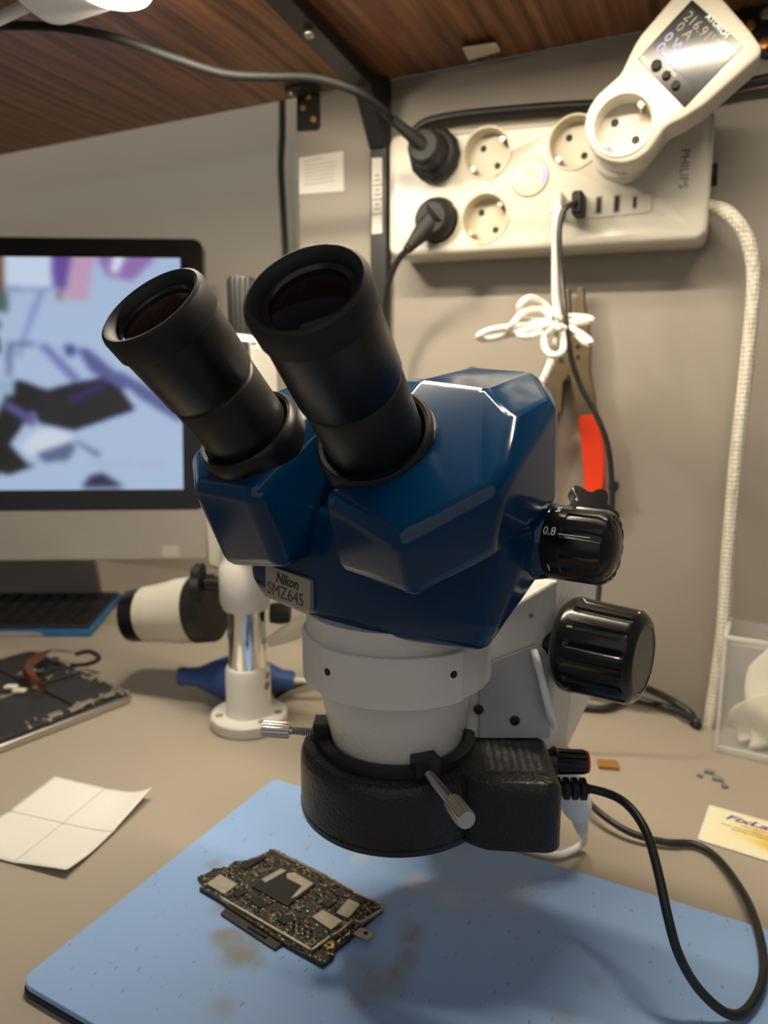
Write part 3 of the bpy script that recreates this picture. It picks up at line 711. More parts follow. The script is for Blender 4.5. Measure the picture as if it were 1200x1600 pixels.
for j in range(9):   # the clearly visible row of small coils near the front corner
    cx_ = 590+ (j % 5)*30; cy_ = 495 + (j % 5)*17 + (j//5)*-22 + (0 if j < 5 else 0)
    u, v_ = lp(cx_, cy_); g = G().box((u, v_, PT+.0007), (.0013, .002, .0013), Mp); c0 = finish('capacitor', g, 'chip_black', pcb, bevel=.0001)
    finish('solder_end', G().box((u, v_-.0011, PT+.0006), (.0012, .0003, .0012), Mp), 'white_mark', c0)
for cx_, cy_ in ((670, 422), (327, 278), (580, 433), (250, 240)):
    finish('solder_blob', G().lathe([(0, 0), (.0007, 0), (.0005, .0006), (0, .0008)], Mp @ Matrix.Translation((*lp(cx_, cy_), PT+.0008)), 10), 'chrome', pcb)

# ================================================================== PAPER, CARD, FRAGMENTS
pA, pB, pC = onz(85, 1216, .001), onz(238, 1247, .001), onz(105, 1370, .001); pD = pA + (pC-pB)
g = G(); NN = 24; vs = []
for i in range(NN+1):
    for j in range(NN+1):
        u, v_ = i/NN, j/NN
        p = (pA*(1-u)+pB*u)*(1-v_) + (pD*(1-u)+pC*u)*v_
        h = .0006 + .0065*max(0, (u-.72)/.28)**2*max(0, 1-v_*1.3)**1.2 + .0035*max(0, (v_-.6)/.4)**2*max(0, (u-.45))*1.6
        h += -.0007*math.exp(-((v_-.5)/.02)**2) - .0007*math.exp(-((u-.53)/.02)**2) + .0008 + .0012*(abs(u-.53)*abs(v_-.5))*4
        vs.append((p.x, p.y, h))
W1 = NN+1
for i in range(NN):
    for j in range(NN): g.f.append((i*W1+j, (i+1)*W1+j, (i+1)*W1+j+1, i*W1+j+1))
g.v = [V(p) for p in vs]
pap = finish('paper_square', g, 'paper_white', None, sharp=70)
sm = pap.modifiers.new('thick', 'SOLIDIFY'); sm.thickness = .00025; sm.offset = 1
tag(pap, 'blank white square of paper with two crossing fold lines on the bench', 'paper')
pc = thing_p = None
for nm, a, b in (('fold_crease', (.53, 0), (.53, 1)), ('fold_crease', (0, .5), (1, .5))):
    P = []
    for t in range(25):
        u, v_ = a[0]+(b[0]-a[0])*t/24, a[1]+(b[1]-a[1])*t/24
        i, j = min(NN, round(u*NN)), min(NN, round(v_*NN)); p = (pA*(1-u)+pB*u)*(1-v_)+(pD*(1-u)+pC*u)*v_
        P.append(V((p.x, p.y, vs[i*W1+j][2]+.0001)))
    finish(nm, G().tube(P, .00022, 6, 0), 'faded_ink', pap)

def picture(name, W, Hh, img, mat, M, parent=None):
    """flat printed / displayed picture: one grid mesh, colour per cell; M maps unit square"""
    h, w, _ = img.shape
    g = G(); vs = [M @ V((i/w*W, j/h*Hh, 0)) for j in range(h+1) for i in range(w+1)]
    fs = [(j*(w+1)+i, j*(w+1)+i+1, (j+1)*(w+1)+i+1, (j+1)*(w+1)+i) for j in range(h) for i in range(w)]
    me = bpy.data.meshes.new(name); org = WLOC[parent.name] if parent else V((0, 0, 0))
    me.from_pydata([tuple(p-org) for p in vs], [], fs); me.materials.append(MAT[mat])
    at_ = me.color_attributes.new('pic', 'FLOAT_COLOR', 'CORNER')
    c = np.ones((h*w, 4), np.float32); c[:, :3] = (img.reshape(-1, 3)/255.0)**2.2
    at_.data.foreach_set('color', np.repeat(c, 4, axis=0).ravel())
    o = bpy.data.objects.new(name, me); col.objects.link(o)
    if parent: o.parent = parent; WLOC[o.name] = org
    return o
def fillpoly(img, P, colr, a=1.0):
    h, w, _ = img.shape; yy, xx = np.mgrid[0:h, 0:w]; xx = (xx+.5)/w; yy = 1-(yy+.5)/h
    ins = np.zeros((h, w), bool)
    for i in range(len(P)):
        (x1, y1), (x2, y2) = P[i], P[i-1]
        if y1 == y2: continue
        ins ^= ((y1 > yy) != (y2 > yy)) & (xx < (x2-x1)*(yy-y1)/(y2-y1)+x1)
    img[ins] = img[ins]*(1-a) + np.array(colr)*a
def blur(img, r):
    for _ in range(2):
        for ax_ in (0, 1):
            acc = np.zeros_like(img)
            for d in range(-r, r+1): acc += np.take(img, np.clip(np.arange(img.shape[ax_])+d, 0, img.shape[ax_]-1), axis=ax_)
            img = acc/(2*r+1)
    return img

# business card
cA, cB, cC = onz(1108, 1257, .0011), onz(1090, 1311, .0011), onz(1200, 1283, .0011)
cx_ = (cC-cA).normalized(); cyv = V((-cx_.y, cx_.x, 0)); ch = abs((cB-cA).dot(cyv)); cw = .085
Mc = frame((cA.x, cA.y, 0.0003), cx_, cyv, V((0, 0, 1)))
card = finish('business_card', G().prism(rrect(0, -ch, cw, 0, .002), 0, .0008, Mc), 'paper_white', None, bevel=.0001)
tag(card, 'cream repair shop business card with a brown burn stain on the right of the bench', 'card')
WLOC[card.name] = card.location.copy()
im = np.tile(np.array([232, 224, 188], float), (60, 100, 1)); rs = np.random.RandomState(3)
for x, y, r, c in ((.5, .45, .16, (225, 195, 90)), (.42, .42, .10, (215, 180, 80)), (.55, .3, .10, (200, 150, 60)), (.62, .5, .14, (190, 140, 60)), (.3, .5, .12, (228, 212, 140)), (.35, .62, .06, (225, 190, 120))):
    yy, xx = np.mgrid[0:60, 0:100]; d = np.hypot((xx/100-x), (yy/60-y)*.6); w_ = np.clip(1.4-d/r, 0, 1)[..., None]*.9; im = im*(1-w_)+np.array(c)*w_
im = im + rs.randn(60, 100, 1)*3
picture('card_face', cw-.003, ch-.003, np.clip(blur(im, 1), 0, 255), 'card_print', Mc @ Matrix.Translation((.0015, -ch+.0015, .00084)), card)
Mt = Mc @ Matrix.Translation((0, 0, .0009))
text('card_title', 'FixLab', .0085, Mt @ Matrix.Translation((.011, -.0115, 0)), 'blue_ink', card, shear=.35, bold=.0002, depth=.00002, xs=1.35)
text('card_print_line', 'SERVICE CENTER', .0026, Mt @ Matrix.Translation((.021, -.0155, 0)), 'red_cap', card, depth=.00002)
text('card_print_line', 'Repair of phones, tablets and laptops', .0024, Mt @ Matrix.Translation((.010, -.0195, 0)), 'ink', card, depth=.00002)
text('card_print_line', 'Soldering and diagnostics', .0024, Mt @ Matrix.Translation((.016, -.0225, 0)), 'ink', card, depth=.00002)
finish('card_badge', G().box((.0475, -.0085, 0), (.007, .006, .0001), Mt), 'chip_black', card)

def chip(px_, py_, a, b, c, rot, mat, name, label, cat, grp=None):
    p = onz(px_, py_, 0); M = Matrix.Translation((p.x, p.y, .0002)) @ Matrix.Rotation(rot, 4, 'Z')
    o = finish(name, G().box((0, 0, c/2), (a, b, c), M), mat, None, bevel=.0003)
    return tag(o, label, cat, grp)
chip(950, 1198, .0145, .0105, .0028, .27, 'amber_chip', 'loose_chip', 'small amber brown chip lying alone on the bench right of the dimmer knob', 'chip')
for i, (x, y, a, b, lb) in enumerate(((1093, 1214, .0035, .0035, 'tiny grey chip, leftmost of the four crumbs on the bench'), (1108, 1208, .0065, .0045, 'small grey chip, farthest back of the four crumbs on the bench'), (1121, 1219, .007, .0045, 'largest grey chip, in the middle of the four crumbs on the bench'), (1132, 1230, .004, .004, 'tiny grey chip, nearest the business card of the four crumbs'))):
    chip(x, y, a, b, .0022, .1*i-.2, 'pale_chip', 'chip_crumb', lb, 'chip', 'grey chip crumbs on the bench')

# ================================================================== TABLET, KEYBOARD, MONITOR
tA = onz(213, 1083, .008); tB = onz(0, 1163, .008)
ty = (tB-tA).normalized(); tx = V((-ty.y, ty.x, 0)); tx = tx if tx.x < 0 else -tx
Mt_ = frame((tA.x, tA.y, 0), -tx, -ty, V((0, 0, 1)))     # x to the right, y away; corner at origin
tabl = thing('open_tablet', 'opened silver-edged tablet with black battery cells and copper flex strips', 'tablet', (tA.x, tA.y, 0))
fr = finish('aluminium_frame', G().prism(rrect(-.185, -.26, 0, 0, .011), .0005, .0070, Mt_), 'aluminium', tabl, bevel=.0014)
finish('inner_tray', G().prism(rrect(-.182, -.257, -.003, -.003, .009), .0062, .0072, Mt_), 'charcoal', tabl)
def tb2(name, x0, y0, x1, y1, z0, z1, mat, bev=.0006):
    return finish(name, G().box(((x0+x1)/2, (y0+y1)/2, (z0+z1)/2), (x1-x0, y1-y0, z1-z0), Mt_), mat, tabl, bevel=bev)
tb2('battery_cell', -.082, -.25, -.006, -.052, .0072, .0088, 'tablet_cell')
tb2('battery_cell', -.178, -.25, -.098, -.060, .0072, .0088, 'tablet_cell')
tb2('speaker_box', -.070, -.048, -.020, -.012, .0072, .0092, 'charcoal')
tb2('logic_strip', -.096, -.25, -.084, -.010, .0072, .0090, 'pcb_green_black')
tb2('metal_bar', -.0845, -.25, -.0825, -.045, .0072, .0095, 'tarnished_tin', .0002)
tb2('camera_box', -.176, -.05, -.11, -.012, .0072, .0090, 'charcoal')
def tq(px_, py_, z=.011): return onz(px_, py_, z)
for P in ([(70, 1078), (55, 1060), (45, 1040), (65, 1020), (100, 1018)], [(48, 1070), (40, 1050), (60, 1030), (80, 1016), (115, 1020)]):
    pts = [tq(x, y, .011+.014*sin(pi*i/4)) for i, (x, y) in enumerate(P)]
    g = G(); w_ = CR*.0035
    cs = catmull(pts, 6); vs_ = []
    for c in cs: vs_ += [c-w_, c+w_]
    n_ = len(cs); g.v = vs_ + [v+V((0, 0, .0004)) for v in vs_]
    for i in range(n_-1):
        a = 2*i; g.f += [(a, a+1, a+3, a+2), (2*n_+a, 2*n_+a+2, 2*n_+a+3, 2*n_+a+1), (a, a+2, 2*n_+a+2, 2*n_+a), (a+1, 2*n_+a+1, 2*n_+a+3, a+3)]
    finish('flex_strip', g, 'flex_copper', tabl)
finish('loose_flex', G().tube([tq(118, 1022, .02), tq(140, 1018, .022), tq(155, 1028, .018), tq(140, 1037, .012), tq(110, 1040, .011)], .0022, 8, 6), 'black_satin', tabl)
for px_, py_, m_ in ((17, 1073, 'white_connector'), (30, 1079, 'white_connector'), (88, 1030, 'chrome'), (38, 1053, 'chrome'), (58, 1048, 'chrome'), (45, 1055, 'solder_dots')):
    finish('connector', G().hull([tq(px_, py_, .0135)+CR*a*.0048+V((0, .0025*b, .0016*c)) for a in (-1, 1) for b in (-1, 1) for c in (-1, 1)]), m_, tabl, bevel=.0008)
random.seed(11); g = G()
for i in range(60):
    x, y = random.choice(((random.uniform(-.096, -.084), random.uniform(-.2, -.012)), (random.uniform(-.018, -.006), random.uniform(-.10, -.010)), (random.uniform(-.09, -.006), random.uniform(-.012, -.005))))
    g.box((x, y, .0096), (random.uniform(.001, .005), random.uniform(.001, .003), .0016), Mt_)
tag(finish('tiny_components', g, 'solder_dots', tabl, weld=False), kind='stuff')
for x, y in ((-.012, -.020), (-.013, -.040), (-.010, -.052), (-.013, -.068)):
    finish('frame_bracket', G().box((x, y, .0097), (.007, .011, .002), Mt_), 'tarnished_tin', tabl, bevel=.0006)

kF = onz(142, 982, .010); kL = onz(0, 982, .010)
kx = (kF-kL).normalized(); ky = V((-kx.y, kx.x, 0))
Mk = frame((kF.x, kF.y, 0), kx, ky, V((0, 0, 1)))
kbd = thing('keyboard', 'slim black keyboard with a bright blue rim below the monitor', 'keyboard', (kF.x, kF.y, 0))
Mki = Mk.inverted(); kc = Mki @ onz(197, 917, .010); kq = Mki @ onz(160, 962, .010)
ks = (kc.x/kc.y)
ko = rpoly([(-.43, 0), (0, 0), (ks*.150, .150), (-.43, .150)], .004)
finish('blue_rim', G().prism(ko, .0006, .0080, Mk), 'keyboard_blue', kbd, bevel=.0012)
finish('top_plate', G().prism(rpoly([(-.427, .0035), (-.004+ks*.004, .0035), (ks*.147-.004, .147), (-.427, .147)], .003), .0078, .0105, Mk), 'charcoal', kbd, bevel=.0006)
keys = []
for r_ in range(6):
    for c_ in range(9):
        x = -.010+ks*(.016+.0205*r_)-.0195*c_; y = .016+.0205*r_
        keys.append(finish('key', G().prism(rrect(x-.0165, y, x, y+.0165, .002, 3), .0105, .0130, Mk), 'black_satin', kbd, bevel=.0008, seg=2))

ma = radians(27)
mxv = V((cos(ma), sin(ma), 0)); tilt = radians(8)
mn = V((mxv.y, -mxv.x, 0)); mup = (V((0, 0, 1))*cos(tilt) - mn*sin(tilt)).normalized(); mnn = mxv.cross(mup)
m0 = at(322, 796, .845)     # bottom right corner of the glass
Mo = frame(m0, mxv, mup, mnn)      # x right, y up the glass, z toward the viewer
mon = thing('desktop_monitor', 'all-in-one desktop computer with black bezel, silver chin and lit screen', 'monitor', (m0.x-.23, m0.y-.02, 0))
GW, GH = .50, .316
chn = finish('silver_chin', G().prism(rpoly([(-GW, -.058), (-.0, -.058), (-.0, .01), (-GW, .01)], [.004, .006, .001, .001]), -.012, -.001, Mo), 'silver_chin', mon, bevel=.001)
finish('black_bezel', G().prism(rrect(-GW, 0, 0, GH, .012), -.018, .0006, Mo), 'black_gloss', mon, bevel=.0012)
finish('back_shell', G().hull([(x, y, z) for x, y, z in ((-GW+.01, -.05, -.012), (-.01, -.05, -.012), (-GW+.01, GH-.01, -.012), (-.01, GH-.01, -.012), (-GW+.15, .02, -.045), (-.15, .02, -.045), (-GW+.15, GH-.1, -.04), (-.15, GH-.1, -.04))], Mo), 'silver_chin', mon, bevel=.004)
finish('web_camera', G().lathe([(0, 0), (.002, 0), (.002, .0003), (0, .0003)], Mo @ Matrix.Translation((-GW/2, GH-.012, .0006)), 16), 'grey_mark2', mon)
st = onz(200, 905, .0); sc_ = Mo @ V((-GW/2, .02, -.045))
finish('stand', G().hull([Mo @ V((x, y, z)) for x in (-GW/2-.085, -GW/2+.085) for y, z in ((.06, -.045), (.06, -.055))] + [V((sc_.x, sc_.y, .006)) + mxv*a*.09 - mn*b for a in (-1, 1) for b in (.04, .05)]), 'silver_chin', mon, bevel=.002)
finish('stand_foot', G().prism(rrect(-.095, -.10, .095, .07, .01), .0003, .006, frame((sc_.x, sc_.y, 0), mxv, -mn, V((0, 0, 1)))), 'silver_chin', mon, bevel=.001)
sb = finish('chin_sticker', G().prism(rrect(-.0, 0, .020, .014, .002), 0, .0004, Mo @ Matrix.Translation((-.052, -.056, -.001))), 'grey_mark2', mon)
# displayed picture
W_, H_ = 300, 190
img = np.tile(np.array([172, 192, 222], float), (H_, W_, 1))
def fp(P, c, a=1.0):    # coordinates in photograph pixels: right edge 293, left edge of glass at -250
    fillpoly(img, [((x+251)/544.0, (y-404)/362.0) for x, y in P], c, a)
BLK = (14, 14, 22); NAV = (40, 38, 80); LAV = (120, 122, 180); SKY = (190, 208, 232); BR = (120, 78, 50)
fp([(-251, 404), (60, 404), (60, 480), (-251, 480)], BR)
fp([(4, 404), (40, 404), (36, 484), (0, 484)], (86, 108, 150)); fp([(14, 425), (28, 425), (26, 470), (12, 470)], BLK)
fp([(62, 404), (124, 404), (122, 452), (64, 452)], (200, 216, 238)); fp([(42, 460), (66, 460), (66, 490), (40, 486)], (88, 104, 110))
fp([(124, 404), (150, 404), (142, 455), (126, 450)], (110, 88, 160)); fp([(150, 404), (180, 404), (170, 470), (142, 470)], (196, 160, 190)); fp([(128, 455), (140, 455), (134, 475)], (150, 110, 110)); fp([(184, 404), (260, 404), (230, 440), (196, 432)], (150, 120, 180)); fp([(205, 404), (220, 404), (210, 430), (200, 425)], (225, 230, 250))
fp([(-251, 494), (54, 498), (52, 524), (-251, 522)], (205, 200, 178))
for x in (6, 20, 34, 46): fp([(x, 502), (x+9, 502), (x+9, 516), (x, 516)], (95, 95, 90))
fp([(62, 450), (124, 452), (124, 456), (62, 456)], (90, 90, 150), .6); fp([(108, 456), (114, 456), (92, 520), (80, 560), (76, 558), (96, 488)], (110, 115, 180), .7)
fp([(64, 536), (100, 536), (100, 541), (72, 541), (68, 590), (62, 590)], (80, 84, 130), .7); fp([(42, 526), (52, 526), (54, 552), (44, 556)], BLK)
fp([(-251, 524), (42, 524), (42, 600), (-251, 600)], (205, 212, 218)); fp([(0, 570), (30, 572), (28, 600), (0, 605)], (140, 170, 110)); fp([(12, 580), (26, 578), (26, 600), (14, 602)], (120, 190, 80)); fp([(16, 578), (24, 576), (22, 584), (16, 586)], BLK); fp([(0, 566), (14, 572), (10, 592), (0, 594)], (90, 80, 90)); fp([(0, 604), (28, 606), (20, 630), (0, 636)], (215, 215, 160))
fp([(-251, 634), (40, 640), (60, 690), (90, 730), (60, 740), (-251, 720)], BLK)
fp([(76, 594), (118, 612), (90, 650), (60, 700), (40, 680), (60, 620)], BLK); fp([(48, 592), (74, 598), (72, 622), (46, 612)], (150, 180, 200))
fp([(20, 620), (52, 622), (50, 650), (34, 664), (18, 640)], (150, 165, 160)); fp([(60, 622), (100, 650), (96, 668), (58, 640)], (88, 84, 140))
fp([(92, 620), (128, 606), (198, 588), (230, 640), (150, 672), (104, 660)], (16, 16, 34)); fp([(138, 620), (190, 592), (196, 606), (146, 634)], (44, 40, 90)); fp([(100, 614), (124, 608), (140, 650), (110, 664)], (30, 30, 44))
fp([(104, 540), (116, 538), (160, 592), (150, 600)], LAV); fp([(138, 540), (152, 540), (154, 556), (142, 558)], (70, 80, 140)); fp([(156, 546), (168, 544), (225, 600), (214, 612), (172, 580)], (90, 96, 150))
fp([(222, 606), (236, 622), (292, 662), (292, 640), (250, 606), (210, 580), (200, 586)], (92, 100, 150))
fp([(78, 700), (96, 676), (116, 668), (142, 676), (148, 688), (120, 706), (90, 712)], (205, 216, 232)); fp([(100, 708), (148, 690), (150, 704), (140, 720), (108, 722)], (60, 70, 110), .7)
fp([(150, 690), (156, 690), (184, 710), (180, 714)], (90, 95, 120)); fp([(-251, 700), (100, 726), (60, 742), (-251, 735)], (24, 24, 30))
for x in (2, 18, 34, 50): fp([(x, 726+x*.2), (x+8, 728+x*.2), (x+7, 736+x*.2), (x, 735+x*.2)], (190, 195, 210))
fp([(158, 762), (170, 744), (186, 740), (214, 762)], (50, 50, 80)); fp([(260, 750), (268, 740), (266, 762)], (150, 200, 220))
fp([(170, 724), (270, 726), (270, 727.5), (170, 726)], (150, 165, 190))
img = np.clip(128+(blur(img, 2)-128)*1.12, 0, 255)
scr = picture('screen', .473, .269, np.clip(img, 0, 255), 'screen_picture', Mo @ Matrix.Translation((-GW+.0010, .0240, .0008)), mon)

# ================================================================== BULB BLOWER, TWEEZERS
bb = thing('rubber_bulb', 'blue rubber dust blower bulb lying behind the pole flange', 'blower', onz(365, 1085, 0))
a_ = onz(290, 1060, .020); b_ = onz(462, 1070, .016); a_.z = .022; b_.z = .020; L = (b_-a_).length
M = zframe(a_, b_-a_)
finish('bulb', G().lathe([(0, -.006), (.0075, -.006), (.0085, -.003), (.0078, .002), (.009, .012), (.015, .025), (.0205, .040), (.0215, .050), (.0195, .064), (.0135, .078), (.009, .088), (.0085, .096), (.007, .098), (0, .098)], M, 40), 'blue_rubber', bb)
finish('nozzle', G().lathe([(0, .096), (.003, .096), (.002, .125), (.0015, .14), (0, .14)], M, 16), 'cream_enamel', bb)
tw = thing('metal_tweezers', 'small dark and silver tweezers beside the blue bulb', 'tweezers', onz(455, 1085, 0))
for s_ in (0, 1):
    P = [onz(428, 1092-s_*4, .0025), onz(450, 1078-s_*4, .008), onz(500, 1060-s_*6, .010)]
    finish('arm', G().tube(P, .0018, 8, 4), 'chrome' if s_ else 'black_satin', tw)

# ================================================================== POWER STRIP ON THE PARTITION
YF = .596
def f2(x, y, Y=YF): p = ony(x, y, Y); return (p.x, p.z)
stp = thing('power_strip', 'wide white surge-protected power strip mounted on the partition board', 'power strip', (-.14, YB, .383))
quad = [(-.2665, .3885), (-.0125, .3825), (-.0125, .4735), (-.2665, .4875)]
quad = rpoly(quad, .010)
MY = frame((0, 0, 0), (1, 0, 0), (0, 0, 1), (0, -1, 0))      # local x->X, y->Z, z->-Y
case = finish('casing', G().prism(quad, -YB+.001, -YF, MY), 'white_plastic', stp, bevel=.005, seg=4)
case.parent = None; case.location = WLOC[stp.name]
socks = [(760, 239, 1), (757, 341, 1), (897, 222, 1), (683, 246, 0), (683, 345, 0)]
cuts = []
for x, y, _ in socks:
    c = f2(x, y); cuts.append(G().lathe([(0, -.013), (.0192, -.013), (.0192, .02), (0, .02)], frame((c[0], YF, c[1]), (1, 0, 0), (0, 0, 1), (0, -1, 0)), 48))
cut(case, cuts); case.parent = stp; case.location = (0, 0, 0)
def socket(x, y, par, Y, rot=0, R=.0192, mat='socket_plastic', dep=.013):
    c = f2(x, y, Y); M = frame((c[0], Y, c[1]), (1, 0, 0), (0, 0, 1), (0, -1, 0)) @ Matrix.Rotation(rot, 4, 'Z')
    s_ = finish('socket', G().lathe([(R+.0012, .0002), (R+.0012, .0008), (R+.0002, .0010), (R-.0006, .0006), (R-.0012, -.002), (R-.0016, -dep+.001), (0, -dep+.001)][::-1], M, 48, cap=False), mat, par)
    for sx in (-1, 1):
        finish('pin_hole', G().lathe([(0, -dep+.0011), (.0026, -dep+.0011), (.0026, -dep+.0014), (0, -dep+.0013)], M @ Matrix.Translation((sx*.0095, 0, 0)), 16), 'dark_hole', s_)
        finish('earth_clip', G().box((0, sx*(R-.0035), -dep/2-.001), (.0045, .004, dep*.7), M), 'nickel', s_, bevel=.0006)
    return s_
for x, y, o_ in socks:
    socket(x, y, stp, YF, radians(-50))
c = f2(828, 277); M = frame((c[0], YF, c[1]), (1, 0, 0), (0, 0, 1), (0, -1, 0))
btn = finish('power_button', G().lathe([(0, .0002), (.0145, .0002), (.0145, .0012), (.0138, .0016), (.006, .0010), (0, .0009)], M, 48), 'white_plastic', stp)
finish('button_groove', G().ring([(.0146, .0), (.0151, .0), (.0151, .0004), (.0146, .0004)], M, 48), 'faded_ink', stp)
g = G(); sector(g, radians(-28), radians(28), .0112, .0128, .0012, .0018, M, 12); finish('status_light', g, 'blue_led', btn)
# usb bank
cs = [f2(x, y) for x, y in ((860, 312), (1020, 300), (1018, 332), (862, 348))]
ub_ = finish('usb_panel', G().prism(rpoly(cs, .004), -YF-.0002, -YF+.0007, frame((0, 0, 0), (1, 0, 0), (0, 0, 1), (0, -1, 0)) @ Matrix.Scale(1, 4)), 'white_plastic', stp, bevel=.0003) if False else None
MY2 = frame((0, YF, 0), (1, 0, 0), (0, 0, 1), (0, -1, 0))
ub_ = finish('usb_panel', G().prism(rpoly(cs, .004), 0, .0009, MY2), 'white_plastic', stp, bevel=.0004)
for x, y, w_, h_ in ((936, 321, .0055, .0135), (964, 319, .0055, .0135), (992, 317, .0032, .0090)):
    c = f2(x, y)
    u_ = finish('usb_port', G().prism(rrect(c[0]-w_/2, c[1]-h_/2, c[0]+w_/2, c[1]+h_/2, .0012), .0008, .0011, MY2), 'faded_ink', ub_)
    finish('port_slot', G().prism(rrect(c[0]-w_*.28, c[1]-h_*.40, c[0]+w_*.28, c[1]+h_*.40, .0004), .0011, .0013, MY2), 'dark_hole', u_)
c = f2(1074, 230)
text('brand_lettering', 'PHILIPS', .0090, frame((c[0]-.004, YF-.0003, c[1]-.001), (0, 0, -1), (1, 0, 0), (0, -1, 0)), 'grey_mark', stp, xs=.95, depth=.00012)
finish('cord_boss', G().lathe([(0, -.02), (.008, -.02), (.008, .004), (0, .004)], frame((-.0125, .618, .432), (0, 1, 0), (0, 0, 1), (1, 0, 0)), 24), 'grey_cable', stp)
e0 = ony(1118, 322, .618)
P = [V((-.02, .618, e0.z)), V((-.012, .618, e0.z)), ony(1140, 335, .60), ony(1168, 375, .60), ony(1178, 440, .605), ony(1168, 560, .61), ony(1152, 700, .61), ony(1138, 860, .612), ony(1130, 980, .612), ony(1118, 1070, .615), ony(1108, 1135, .615), V((hole.x+.0045, .624, -.02)), V((hole.x+.0045, .624, -.06))]
rope = finish('braided_cord', G().tube(P, .0050, 16, 8), 'braided', stp)
rope['label'] = 'cream braided power cord'

# energy meter plugged into the strip
YM = .532
mo_ = [(640, -20), (440, 215), (400, 290), (335, 430), (255, 500), (190, 560), (140, 640), (120, 730), (135, 820), (190, 905), (260, 945), (345, 960), (430, 940), (500, 885), (545, 820), (600, 745), (700, 695), (830, 610), (1155, 320), (1165, 270), (1100, 175), (935, -15), (860, -90), (760, -110)]
mpx = [(880+x/3.75, y/3.75) for x, y in mo_]
mp_ = rpoly([f2(x, y, YM) for x, y in mpx][::-1], .0035, 3)
met = thing('energy_meter', 'white plug-in energy meter with a screen, tilted over the right end of the power strip', 'power meter', (ony(1040, 130, YM).x, YM, .42))
MYM = frame((0, YM, 0), (1, 0, 0), (0, 0, 1), (0, -1, 0))
mc = finish('casing', G().prism(mp_, -.030, 0, MYM), 'white_plastic', met, bevel=.003, seg=3, ang=40)
mc.parent = None; mc.location = WLOC[met.name]
c = f2(973, 194, YM)
cut(mc, [G().lathe([(0, -.016), (.0192, -.016), (.0192, .02), (0, .02)], frame((c[0], YM, c[1]), (1, 0, 0), (0, 0, 1), (0, -1, 0)), 48)])
mc.parent = met; mc.location = (0, 0, 0)
socket(973, 194, met, YM, radians(-42), mat='white_plastic', dep=.016)
pb_ = f2(942, 205, YM)
finish('plug_back', G().lathe([(0, -.068), (.0178, -.068), (.0178, -.050), (.021, -.046), (.021, -.029), (0, -.029)], frame((c[0]-.004, YM, c[1]-.004), (1, 0, 0), (0, 0, 1), (0, -1, 0)), 40), 'white_plastic', met)
sq = [(880+x/3.75, y/3.75) for x, y in ((755, 0), (1055, 270), (712, 632), (435, 345))]
sqp = [f2(x, y, YM) for x, y in sq]
lcd = finish('screen', G().prism(rpoly(sqp, .0008, 3)[::-1], .0, .0006, MYM), 'black_gloss', met, bevel=.0002)
def M2(px_, py_, rot=True, off=.0008):
    q_ = f2(880+px_/3.75, py_/3.75, YM); a0, a1 = V(sqp[3]), V(sqp[2]); d = (a1-a0).normalized()
    return frame((q_[0], YM-off, q_[1]), (d.x, 0, d.y), (-d.y, 0, d.x), (0, -1, 0))
# lcd area
lq = [(880+x/3.75, y/3.75) for x, y in ((745, 38), (1010, 300), (790, 540), (520, 265))]
lc = finish('display', G().prism([f2(x, y, YM) for x, y in lq][::-1], .0006, .0008, MYM), 'lcd', lcd)
text('reading', '216.91V', .0086, M2(700, 110, off=.0009), 'lcd_amber', lc, depth=.00002, xs=.95)
text('reading', '0 A', .0082, M2(654, 170, off=.0009), 'lcd_amber', lc, depth=.00002)
text('reading', '0 W', .0082, M2(586, 230, off=.0009), 'lcd_violet', lc, depth=.00002, bold=.0002)
text('reading', '0.880', .0092, M2(536, 292, off=.0009), 'lcd_violet', lc, depth=.00002, bold=.0002)
text('brand_lettering', 'ATORCH', .0046, M2(832, 105, off=.0007), 'white_mark', lcd, depth=.00002, bold=.0001)
text('screen_caption', 'ELECTRICITY', .0028, M2(553, 358, off=.0009), 'white_mark', lcd, depth=.00002)
text('button_caption', 'Power', .0028, M2(455, 345, off=.0007), 'white_mark', lcd, depth=.00002)
for x, y, r in ((547, 388, .0033), (605, 446, .0026), (660, 504, .0026)):
    q_ = f2(880+x/3.75, y/3.75, YM)
    finish('push_button', G().lathe([(0, .0005), (r, .0005), (r, .0022), (r*.8, .0028), (0, .0029)], frame((q_[0], YM, q_[1]), (1, 0, 0), (0, 0, 1), (0, -1, 0)), 24), 'grey_cable', lcd)

# plugs and cables on the strip
def dirpx(a, b, Y): return (ony(*b, Y)-ony(*a, Y)).normalized()
c = f2(683, 246); pg = thing('round_plug', 'black round plug with a flat grip in the upper left socket of the strip', 'plug', (c[0], YF, c[1]-.02))
M = frame((c[0], YF, c[1]), (1, 0, 0), (0, 0, 1), (0, -1, 0))
finish('plug_body', G().lathe([(0, -.011), (.0175, -.011), (.0175, .0), (.0215, .001), (.0215, .009), (.019, .013), (.015, .014), (.0145, .030), (.012, .034), (0, .034)], M, 12), 'black_rubber', pg, bevel=.0015, ang=20)
a_ = V((c[0], YF-.030, c[1])); b_ = ony(612, 186, .545); 
finish('cord_grip', G().tube([a_, a_.lerp(b_, .5), b_], lambda t: .0062-.0026*t, 8, 4), 'black_rubber', pg)
P = [b_.lerp(a_, .1), b_, ony(590, 165, .52), ony(550, 140, .50), ony(490, 122, .49), ony(420, 120, .48), ony(350, 115, .47), ony(270, 90, .455), ony(190, 62, .44), ony(110, 45, .43), ony(40, 40, .42), ony(-60, 42, .41)]
finish('cord', G().tube(P, .0031, 12, 8), 'grey_cable', pg)
c = f2(683, 345); pg = thing('angled_plug', 'black plug angled downward in the lower left socket of the strip', 'plug', (c[0], YF, c[1]-.02))
M = frame((c[0], YF, c[1]), (1, 0, 0), (0, 0, 1), (0, -1, 0))
